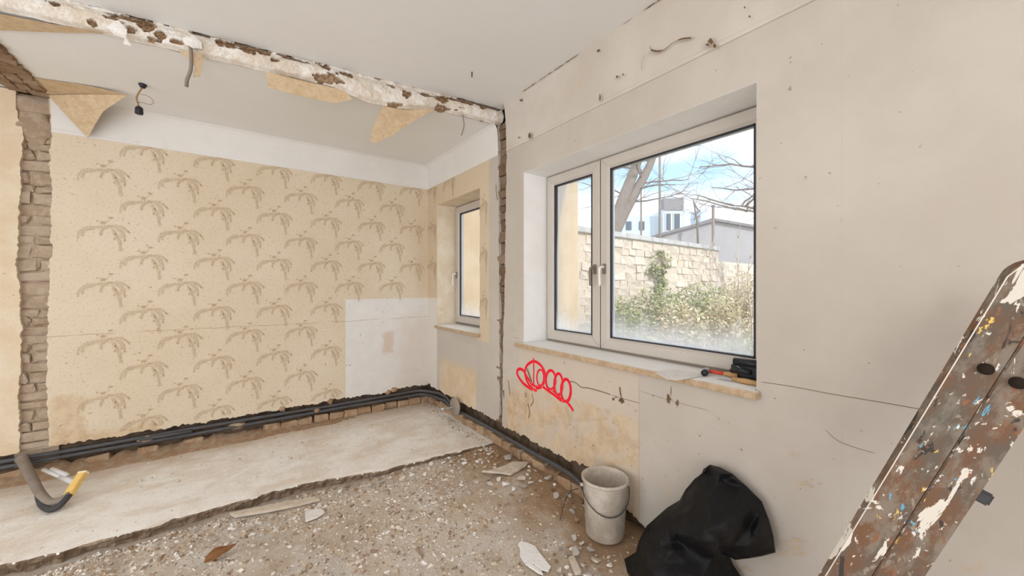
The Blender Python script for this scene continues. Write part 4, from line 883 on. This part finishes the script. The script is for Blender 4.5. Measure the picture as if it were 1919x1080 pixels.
# ------------------------------------------------------------------ loose pieces on the floor
def fz(px, py, up=0.):
    p = onZ(px, py, -.02)
    for _ in range(4): p = onZ(px, py, floor_z(p.x, p.y) + up)
    return p
SHEETS = []
def slab_piece(name, pts, th, mat, label, cat='debris', lift=.004):
    w = [fz(x, y, lift) for x, y in pts]; zm = sum(q.z for q in w) / len(w); w = [onZ(x, y, lerp(zm + .003, q.z, .35)) for (x, y), q in zip(pts, w)]; SHEETS.append([(q.x, q.y) for q in w]); o = MB().sheet([w], (0, 0, th)).build(name, mat, None, False, min(th * .3, .003)); return tag(o, label, cat)
slab_piece('plaster_sheet', [(971, 1022), (976, 1016), (990, 1019), (1003, 1025), (1010, 1035), (1020, 1048), (1033, 1064), (1028, 1074), (1015, 1070), (1019, 1080), (1010, 1077), (1000, 1070), (985, 1060), (975, 1043), (975, 1030)], .006, 'white_plaster', 'jagged bright white sheet of plaster on the rubble')
slab_piece('plaster_sheet', [(903, 886), (920, 884), (945, 876), (962, 868), (991, 869), (985, 876), (972, 884), (957, 892), (940, 889)], .014, 'chunk', 'large flat beige plaster slab near the chased wall', lift=.012)
slab_piece('plaster_sheet', [(572, 962), (585, 958), (604, 957), (610, 963), (596, 972), (573, 980)], .012, 'paper_light', 'small cream plaster piece beside the long wooden strip')
slab_piece('wood_strip', [(440, 972), (500, 962), (560, 950), (600, 940), (590, 935), (540, 944), (480, 955), (430, 966)], .018, 'wood' if False else 'chunk', 'long dusty wooden strip lying along the slab edge', 'wood strip', .004)
slab_piece('plaster_sheet', [(1066, 1050), (1077, 1049), (1090, 1078), (1078, 1080)], .02, 'chunk', 'narrow oblong plaster block in the rubble in front of the bucket')
lf = fz(407, 1050, .01)
flap('dry_leaf', [lf + Vector(q) for q in ((-.055, -.005, .002), (-.04, .02, .02), (-.01, .035, .034), (.02, .03, .03), (.05, .04, .022), (.085, .05, .026), (.06, .025, .008), (.04, .004, .004), (.01, -.012, .0), (-.02, -.02, .002), (-.04, -.018, .006))], 'leaf_dry', 'curled brown dry leaf on the rubble', (0, 0, .02), 2, .001, 'leaf')
p0 = fz(1052, 960, .01)
tag(MB().tube(spline([fz(1050, 975, .005), fz(1058, 945, .03), fz(1066, 925, .05), fz(1080, 917, .05), fz(1092, 918, .03)], 5), .0022, 6).build('loose_wire', 'hose_dark', None, True), 'thin bent wire sticking up left of the bucket', 'wire')
# rubble chunks
rr = random.Random(77)
RK = [(q, rock(rr, 1, rr.uniform(.55, .95), rr.uniform(.3, .6), rr.choice([9, 11, 13]), 'rock', 'chunk_' + q)) for _ in range(5) for q in ('cream', 'grey', 'brown', 'white')]
PLACED = []                                                         # (x, y, radius, top) of every chunk already lying there
def in_sheet(x, y, m):
    for P in SHEETS:
        ins = False
        for (x0, y0), (x1, y1) in zip(P, P[1:] + P[:1]):
            if (y0 > y) != (y1 > y) and x < (x1 - x0) * (y - y0) / (y1 - y0) + x0: ins = not ins
            L2 = (x1 - x0) ** 2 + (y1 - y0) ** 2; t = min(1, max(0, ((x - x0) * (x1 - x0) + (y - y0) * (y1 - y0)) / L2)) if L2 else 0
            if math.hypot(x - x0 - t * (x1 - x0), y - y0 - t * (y1 - y0)) < m: return True
        if ins: return True
    return False
def free(x, y, s):
    if in_sheet(x, y, s * 1.1) or math.hypot(x - bl.x, y - bl.y) < .128 + s * 1.15 or x > XW - s * 1.1 or (x > 1.36 - s and y < 1.24): return False
    return all((x - a) ** 2 + (y - b) ** 2 > ((r + s) * 1.06) ** 2 for a, b, r, _ in PLACED)
def chunk(spot, s, label, group, tints=('cream', 'grey', 'brown', 'white')):
    """spot() proposes places; the chunk takes the first free one and lies flat on the ground"""
    for k in range(60):
        x, y, z = spot()
        if free(x, y, s): break
        if k % 12 == 11: s *= .88
    q, me_ = rr.choice([t for t in RK if t[0] in tints]); label = q + ' ' + label; hz_ = -min(v_.co.z for v_ in me_.vertices) * s
    o = link('rubble_chunk', me_, None, (x, y, z + hz_ * .92), (rr.uniform(-.2, .2), rr.uniform(-.2, .2), rr.uniform(0, 6.28))); o.scale = (s, s, s); PLACED.append((x, y, s, z + hz_ * 1.8)); return tag(o, label, 'rubble', group)
def on_floor(x, y): return Vector((x, y, floor_z(x, y)))
def along_edge(x0, x1, d0, d1): x = rr.uniform(x0, x1); return tuple(on_floor(x, edge_y(x) - rr.uniform(d0, d1)))
def wall_foot(): return tuple(on_floor(min(1.77, rr.gauss(1.64, .10)), rr.uniform(1.93, 2.58)))
def before_bucket(): x = rr.uniform(1.0, 1.5); return tuple(on_floor(x, rr.uniform(1.13, 1.44) + .25 * (x - 1.2)))
def behind_bucket(): return tuple(on_floor(rr.uniform(1.58, 1.79), rr.uniform(1.53, 1.92)))
for _ in range(14): chunk(behind_bucket, rr.uniform(.018, .036), 'broken mortar lump piled behind the bucket', 'mortar lumps behind the bucket', ('grey', 'brown'))
for _ in range(42): chunk(wall_foot, rr.uniform(.014, .040), 'plaster chunk heaped at the foot of the chased wall', 'chunks at the wall foot')
for _ in range(55): chunk(lambda: along_edge(.55, 1.72, .03, .17), rr.uniform(.012, .032), 'broken plaster chunk lying against the screed slab edge', 'chunks along the slab edge')
for _ in range(45): chunk(lambda: along_edge(-.9, .7, .03, .25), rr.uniform(.008, .018), 'plaster crumb below the screed slab edge', 'crumbs below the slab edge')
for _ in range(60): chunk(before_bucket, rr.uniform(.014, .036), 'rubble chunk scattered in front of the bucket', 'rubble in front of the bucket')
for _ in range(50): chunk(lambda: tuple(on_floor(rr.uniform(-.5, 1.5), rr.uniform(1.3, 2.7))), rr.uniform(.006, .014), 'stray plaster crumb on the sandy bed', 'stray crumbs')
for _ in range(24): chunk(lambda: (rr.uniform(-1.1, 1.7), rr.uniform(3.05, 4.0), .002), rr.uniform(.005, .012), 'stray crumb on the screed slab', 'crumbs on the slab')
# fine shards
v, f, cc = [], [], []; rs = random.Random(99); PALC = [(.90, .87, .83), (.24, .16, .10), (.85, .78, .70), (.80, .72, .63), (.70, .58, .45), (.55, .42, .30), (.86, .83, .79), (.40, .27, .17), (.62, .54, .48), (.30, .20, .13)]
CELL = {}
for a_, b_, r_, _ in PLACED:
    for i_ in range(int((a_ - .09) // .05), int((a_ + .09) // .05) + 1):
        for j_ in range(int((b_ - .09) // .05), int((b_ + .09) // .05) + 1): CELL.setdefault((i_, j_), []).append((a_, b_, r_))
def shard(p, s):
    for a_, b_, r_ in CELL.get((int(p.x // .05), int(p.y // .05)), ()):
        if (p.x - a_) ** 2 + (p.y - b_) ** 2 < (r_ * 1.02 + s * 1.2) ** 2: return
    if math.hypot(p.x - bl.x, p.y - bl.y) < .106 + s or (p.x > 1.36 and p.y < 1.24) or in_sheet(p.x, p.y, s * 1.1): return
    k = len(v); a = rs.uniform(0, 6.28); e1 = Vector((math.cos(a), math.sin(a), rs.uniform(-.3, .3))) * s; e2 = Vector((-math.sin(a), math.cos(a), rs.uniform(-.3, .3))) * s * rs.uniform(.4, .9); e3 = Vector((0, 0, s * rs.uniform(.2, .5)))
    for i, j in ((-1, -.8), (1, -1), (.8, 1), (-.9, .7)): v.append(p + e1 * i * rs.uniform(.6, 1) + e2 * j * rs.uniform(.6, 1) - e3 * .3)
    v.append(p + e1 * rs.uniform(-.5, .1) + e3); v.append(p + e1 * rs.uniform(.1, .5) + e3 + e2 * .3)
    f.extend([(k, k + 1, k + 5, k + 4), (k + 1, k + 2, k + 5), (k + 2, k + 3, k + 4, k + 5), (k + 3, k, k + 4)]); c = rs.choice(PALC); cc.extend([(*c, 1)] * 6)
for _ in range(26000):
    x = rs.uniform(-1.3, 1.78); y = rs.uniform(.7, edge_y(x) - .01); br = sstep(1.25, 1.55, x)
    if (x > 1.36 and y < 1.24) or rs.random() < br * .75 or (rs.random() < .5 and fb(x * 2, y * 2, 7) < -.05): continue
    shard(on_floor(x, y), min(.026, .0035 + rs.expovariate(1 / .005)))
for _ in range(7000):
    x = rs.uniform(-1.2, 1.75); y = edge_y(x) - abs(rs.gauss(.02, .12)) - .01; shard(on_floor(x, y), min(.028, .004 + rs.expovariate(1 / .0055)))
for _ in range(1400):
    x = rs.uniform(-1.3, 1.78); y = rs.choice([4.16 - abs(rs.gauss(0, .05)), rs.uniform(3.0, 4.1)]); shard(Vector((x, y, .001)), .0018 + rs.expovariate(1 / .002))
for _ in range(700):
    y = rs.uniform(2.8, 4.1); shard(Vector((1.78 - abs(rs.gauss(0, .05)), y, .001)), .002 + rs.expovariate(1 / .003))
me = bpy.data.meshes.new('rubble_shards'); me.from_pydata([tuple(q) for q in v], [], f); ca = me.color_attributes.new('c', 'FLOAT_COLOR', 'POINT'); ca.data.foreach_set('color', [k for q in cc for k in q]); me.materials.append(MT['shard'])
tag(link('rubble_shards', me), 'fine plaster and mortar shards strewn over the floor', 'rubble', None, 'stuff')

# ------------------------------------------------------------------ outside
MT['ochre'] = paint_mat('ochre_render', (.62, .47, .31), (.70, .56, .40), (.56, .42, .28), .4, 2)
MT['stone'] = brick_mat('garden_stone', [(.66, .55, .44), (.76, .67, .56), (.60, .52, .45), (.72, .60, .47)], (.80, .73, .66), .7)
MT['concrete'] = paint_mat('concrete', (.50, .50, .51), (.60, .60, .60), (.38, .37, .36), .5, 4)
MT['bark'] = simple('bark', (.30, .25, .22), .9, .1, .35, 14); MT['twig'] = simple('pale_twig', (.62, .52, .44), .9, .1, .25, 14)
MT['soil'] = paint_mat('garden_soil', (.30, .26, .16), (.40, .36, .22), (.25, .2, .12), .5, 3)
MT['house'] = simple('pale_blue_render', (.62, .70, .80), .9, .1, .05, 1); MT['roofm'] = simple('slate', (.30, .28, .30), .8, .2, .2, 3); MT['pane_far'] = simple('far_pane', (.10, .13, .18), .2, .5); MT['shedm'] = simple('shed_render', (.48, .46, .48), .9, .1, .12, 2)
def leaf_mat(name, cols):
    m = Mat(name, .7, .2); c = m.ramp(m.attr('r')[2], [(i / (len(cols) - 1), q) for i, q in enumerate(cols)]); m.col(c); return m.m
MT['leaf_g'] = leaf_mat('green_leaves', [(.13, .18, .07), (.26, .31, .13), (.44, .44, .22), (.58, .52, .34)]); MT['leaf_t'] = leaf_mat('dry_leaves', [(.34, .33, .15), (.60, .48, .30), (.74, .60, .46), (.50, .48, .22)])
GZ = -.35
tag(obj('garden_ground', [(2.16, -10, GZ), (90, -10, GZ), (90, 90, GZ), (2.16, 90, GZ)], [(0, 1, 2, 3)], 'soil'), 'garden soil outside the windows', 'ground', None, 'structure')
tag(MB().box(2.165, 4.73, 4.62, 9, GZ, 5.5).build('wall_wing', 'ochre', None, False), 'ochre rendered house wing outside the small window', 'wall', None, 'structure')
ga, gb = Vector((4.2, 6.2, 0)), Vector((20, 7.35, 0)); gd = (gb - ga).normalized(); gnrm = Vector((gd.y, -gd.x, 0)); GT = 2.62
def gpt(s, z, o=0.): return ga + gd * s + gnrm * o + Vector((0, 0, z))
gx = empty('garden_wall', tuple(ga), 'rough stone garden wall with a concrete coping', 'wall', None, 'structure')
GL = [(0, 10.3, GT), (10.3, 15.8, GT - .38)]
for s0, s1, zt_ in GL:
    MB().obox(gpt((s0 + s1) / 2, (zt_ + GZ) / 2, -.17) - ga, gd * (s1 - s0) / 2, gnrm * .15, Vector((0, 0, (zt_ - GZ) / 2))).build('wall_core', 'stone', gx)
s = 0.
while s < 10.2:
    w = R.uniform(.9, 1.3); w = min(w, 10.3 - s); MB().obox(gpt(s + w / 2, GT + .06, -.16) - ga, gd * (w / 2 - .006), gnrm * .22, Vector((0, 0, .07))).build('coping_stone', 'concrete', gx, False, .012); s += w
rg = random.Random(41); SB = [rough_brick(rg, 1, .09, 1, .03, 'stone') for _ in range(10)]; z = .1; cnt = 0
while z < GT - .08:
    h = rg.uniform(.16, .26); s = 2.4 + rg.uniform(0, .3)
    while s < 13.2:
        w = rg.uniform(.24, .62)
        if z + h < (GT if s + w < 10.3 else GT - .38) and cnt < 300:
            o = link('stone', SB[rg.randrange(10)], gx, gpt(s + w / 2, z + h / 2, -.05 + rg.uniform(-.012, .016)) - ga, (rg.uniform(-.04, .04), rg.uniform(-.06, .06), math.atan2(gd.y, gd.x))); o.scale = (w - .02, 1, h - .02); cnt += 1
        s += w
    z += h
def branch(m, p, d, L, r, lev, rng, up=.1, spread=.7, seg=5):
    pts, rad = [p], [r]; q = p.copy(); dd = d.normalized()
    for k in range(seg):
        dd = (dd + Vector((rng.gauss(0, .16), rng.gauss(0, .16), rng.gauss(0, .12) + up * .2))).normalized(); q = q + dd * L / seg; pts.append(q.copy()); rad.append(r * (1 - .55 * (k + 1) / seg))
    m.tube(pts, rad, 6 if lev > 1 else 4, False)
    if lev > 0:
        for k in range(rng.choice([3, 4, 5])):
            i = rng.randrange(1, seg + 1); nd = (dd + Vector((rng.gauss(0, spread), rng.gauss(0, spread), rng.gauss(.1, spread * .7)))).normalized(); branch(m, pts[i], nd, L * rng.uniform(.45, .75), max(.006, rad[i] * .55), lev - 1, rng, up, spread, 4)
def tree(name, base, boughs, label, seed, group=None):
    t = empty(name, base, label, 'tree', group); rng = random.Random(seed); tr, br = MB(), MB(); b = Vector(base)
    for pts, r0, r1, twigs in boughs:
        sp = spline([Vector(p) - b for p in pts], 6); n = len(sp); tr.tube(sp, [lerp(r0, r1, k / (n - 1)) for k in range(n)], 10)
        for _ in range(twigs):
            i = rng.randrange(n // 3, n); a = rng.uniform(0, 6.28); branch(br, sp[i], Vector((math.cos(a), math.sin(a), rng.uniform(-.2, .6))), rng.uniform(1.2, 2.6), .035, 2, rng)
    tr.build('trunk', 'bark', t, True); br.build('branches', 'bark', t, True); return t
D1 = 14.
b0 = onD(1150, 470, D1); b0.z = GZ
tree('bare_tree', tuple(b0), [([b0, onD(1150, 445, D1), onD(1163, 390, D1), onD(1185, 330, D1), onD(1200, 285, D1), onD(1212, 220, D1)], .30, .12, 10), ([onD(1150, 440, D1), onD(1172, 395, D1), onD(1200, 345, D1), onD(1222, 300, D1), onD(1240, 240, D1)], .24, .10, 10)], 'large bare tree with forked trunk behind the stone wall', 5)
b1 = onD(1500, 480, 12.5); b1.z = GZ
tree('bare_tree', tuple(b1), [([b1, onD(1500, 440, 12.5), onD(1480, 380, 12.5), onD(1450, 340, 12.5), onD(1410, 310, 12.5)], .16, .03, 9), ([onD(1495, 430, 12.5), onD(1450, 410, 12.5), onD(1410, 390, 12.5), onD(1375, 385, 12.5)], .08, .015, 7)], 'slender bare tree reaching in beside the window reveal', 9)
b2 = onD(1310, 470, 14.6); b2.z = GZ
tree('bare_tree', tuple(b2), [([b2, onD(1308, 440, 14.6), onD(1304, 400, 14.6), onD(1300, 375, 14.6)], .05, .02, 2)], 'thin bare sapling in front of the grey shed', 15)
for px, top, bot_, r_, nm in [(1237, 270, 470, .06, 'tall dark pole standing right of the forked tree'), (1202, 318, 470, .045, 'shorter pole crossing in front of the forked tree trunk'), (1337, 386, 440, .07, 'short post rising above the grey shed ridge')]:
    b = onD(px, bot_, 16.8); t = onD(px, top, 16.8); b.z = GZ; pl = empty('pole', tuple(b), nm, 'pole'); MB().tube([(0, 0, 0), (0, 0, t.z - GZ)], [r_, r_ * .8], 10).build('shaft', 'bark', pl, True); MB().lathe([(r_ * 1.3, 0), (r_ * 1.3, .06), (0, .09)], 10, (0, 0, t.z - GZ)).build('cap', 'concrete', pl, True)
# shed
dS = 18.; fd = Vector((SN, CS, 0)); rt = Vector((CS, -SN, 0)); zc = lambda px, py: onD(px, py, dS)
base = zc(1338, 440); base.z = GZ; shed = empty('shed', tuple(base), 'grey shed with a low gable roof behind the stone wall', 'building')
g = [zc(1235, 443), zc(1338, 415), zc(1432, 431)]; lw, rw = g[0].copy(), g[2].copy(); lw.z = rw.z = GZ
MB().prism([p - base for p in (lw, rw, g[2], g[1], g[0])], fd * 4).build('walls', 'shedm', shed)
for a, b in ((g[0], g[1]), (g[1], g[2])):
    e = (b - a).normalized() * .12; MB().prism([p - base - fd * .15 for p in (a - e, b, b + Vector((0, 0, .12)), a - e + Vector((0, 0, .12)))], fd * 4.3).build('roof_slope', 'roofm', shed)
# far house
dH = 34.; hz_ = lambda px, py: onD(px, py, dH); base = hz_(1262, 440); base.z = GZ; house = empty('house', tuple(base), 'pale blue house with a dormer and tall dark windows', 'building')
def hq(x0, y0, x1, y1, o0, o1): a, b = hz_(x0, y1), hz_(x1, y0); c = (a + b) / 2; return c - base, rt * ((b - a).dot(rt) / 2), (b.z - a.z) / 2, o0, o1
def hbox(x0, y0, x1, y1, o0, o1, nm, mat, par):
    c, ex, ez, _, _ = hq(x0, y0, x1, y1, o0, o1); return MB().obox(c + fd * (o0 + o1) / 2, ex, fd * (o1 - o0) / 2, Vector((0, 0, ez))).build(nm, mat, par)
hbox(1160, 402, 1246, 572, 1, 8, 'main_block', 'house', house); hbox(1243, 393, 1284, 572, 0, 8, 'dormer_block', 'house', house); hbox(1244, 372, 1281, 394, -.1, .6, 'dormer_roof', 'roofm', house)
for x0, x1 in ((1247, 1258), (1262, 1275)): w_ = hbox(x0, 399, x1, 434, -.08, .05, 'window', 'handle_w', house); q = hbox(x0 + 1.5, 401, x1 - 1.5, 432, -.12, -.05, 'pane', 'pane_far', w_)
hbox(1324, 388, 1334, 420, 1, 3, 'chimney', 'house', house)
for x0, x1 in ((1180, 1190), (1205, 1215)): hbox(x0, 412, x1, 428, .92, 1.05, 'window', 'pane_far', house)
# shrubs and ivy
def leaves(name, c, rx, ry, rz, n, size, mat, parent, rng, flat=False):
    v, f, r = [], [], []
    for _ in range(n):
        a = Vector((rng.gauss(0, .5), rng.gauss(0, .5), rng.gauss(0, .5))); 
        if a.length > 1.1: a *= 1 / a.length
        p = Vector((a.x * rx, a.y * ry, a.z * rz)) + Vector(c); e1 = Vector((rng.gauss(0, 1), rng.gauss(0, 1), rng.gauss(0, 1))).normalized() * size * rng.uniform(.6, 1.3); e2 = e1.orthogonal().normalized() * e1.length * .5; k = len(v)
        v += [p - e1, p + e2, p + e1, p - e2]; f.append((k, k + 1, k + 2, k + 3)); r += [rng.random()] * 4
    me = bpy.data.meshes.new(name); me.from_pydata([tuple(q) for q in v], [], f); at = me.attributes.new('r', 'FLOAT', 'POINT'); at.data.foreach_set('value', r); me.materials.append(MT[mat]); return link(name, me, parent)
rl = random.Random(61)
for px, d_, rx, rz, mat, lab in [(1158, 8.3, .52, .72, 'leaf_g', 'green shrub beside the ochre wing'), (1232, 9.6, .72, .82, 'leaf_g', 'dense green shrub under the middle of the stone wall'), (1275, 7.5, .52, .66, 'leaf_t', 'yellowish leggy shrub standing out from the stone wall'), (1315, 10.5, .78, .86, 'leaf_g', 'dark green bush right of the ivy'), (1350, 8.3, .52, .72, 'leaf_t', 'tan dry shrub before the lower stone wall'), (1395, 12.7, .80, 1.02, 'leaf_t', 'tall straw-coloured shrub beside the window reveal'), (1392, 6.1, .42, .42, 'leaf_g', 'low bluish green bush close outside the window'), (1212, 6.4, .38, .42, 'leaf_g', 'low green ground cover close outside the window'), (1112, 6.2, .26, .5, 'leaf_g', 'small green shrub seen through the narrow sash')]:
    b = onD(px, 500, d_); b.z = GZ; c = b + Vector((0, 0, rz * 1.05)); sh = empty('shrub', tuple(b), lab, 'shrub', 'garden shrubs'); leaves('foliage', c - b, rx, rx, rz, int(2400 * rx / .6), .046, mat, sh, rl); st = MB()
    for _ in range(9): e_ = rl.uniform(0, 6.28); e = Vector((math.cos(e_) * rx * rl.uniform(.1, .8), math.sin(e_) * rx * rl.uniform(.1, .8), (c.z - GZ) + rz * rl.uniform(.2, 1.0))); st.tube(spline([(0, 0, 0), e * .5 + Vector((rl.uniform(-.06, .06), 0, 0)), e], 4), .010, 5)
    st.build('stems', 'twig', sh, True)
iv = empty('ivy', tuple(gpt(6.2, 0) + Vector((0, 0, GZ))), 'dark ivy climbing the stone wall', 'ivy')
for k in range(16):
    z_i = rl.uniform(.5, 2.3); s_i = 6.1 + rl.gauss(0, .22) + .25 * math.sin(z_i * 2.5)
    leaves('foliage', gpt(s_i, z_i, .115) - iv.location, rl.uniform(.08, .3), .055, rl.uniform(.08, .26), rl.randrange(30, 110), .05, 'leaf_g', iv, rl)
MB().tube(spline([gpt(5.9, GZ, .035) - iv.location, gpt(6.0, .8, .035) - iv.location, gpt(6.2, 1.6, .035) - iv.location, gpt(6.1, 2.3, .035) - iv.location], 5), .02, 6).build('stem', 'bark', iv, True)
for px, d_, top, lab in [(1384, 11.3, 440, 'pale thin sapling before the lower stone wall'), (1411, 9.3, 470, 'pale forked sapling nearest the window reveal'), (1330, 12.4, 455, 'thin twiggy sapling against the coping end')]:
    t = onD(px, top, d_); b = Vector((t.x, t.y, GZ)); sp = empty('sapling', tuple(b), lab, 'sapling', 'garden saplings'); m_ = MB(); H_ = t.z - GZ; st_ = spline([(0, 0, 0), (rl.uniform(-.06, .06), rl.uniform(-.06, .06), H_ * .35), (rl.uniform(-.09, .09), rl.uniform(-.09, .09), H_ * .7), (rl.uniform(-.09, .09), rl.uniform(-.09, .09), H_)], 6); m_.tube(st_, [lerp(.026, .007, k / 18) for k in range(19)], 6)
    for k in range(14):
        q = st_[rl.randrange(5, 18)]; a_ = rl.uniform(0, 6.28); l_ = rl.uniform(.1, .22); m_.tube([q, q + Vector((math.cos(a_) * l_ * .6, math.sin(a_) * l_ * .6, l_ * .8)), q + Vector((math.cos(a_) * l_, math.sin(a_) * l_, l_ * 2.2))], [.009, .007, .003], 5)
    m_.build('stem', 'twig', sp, True)
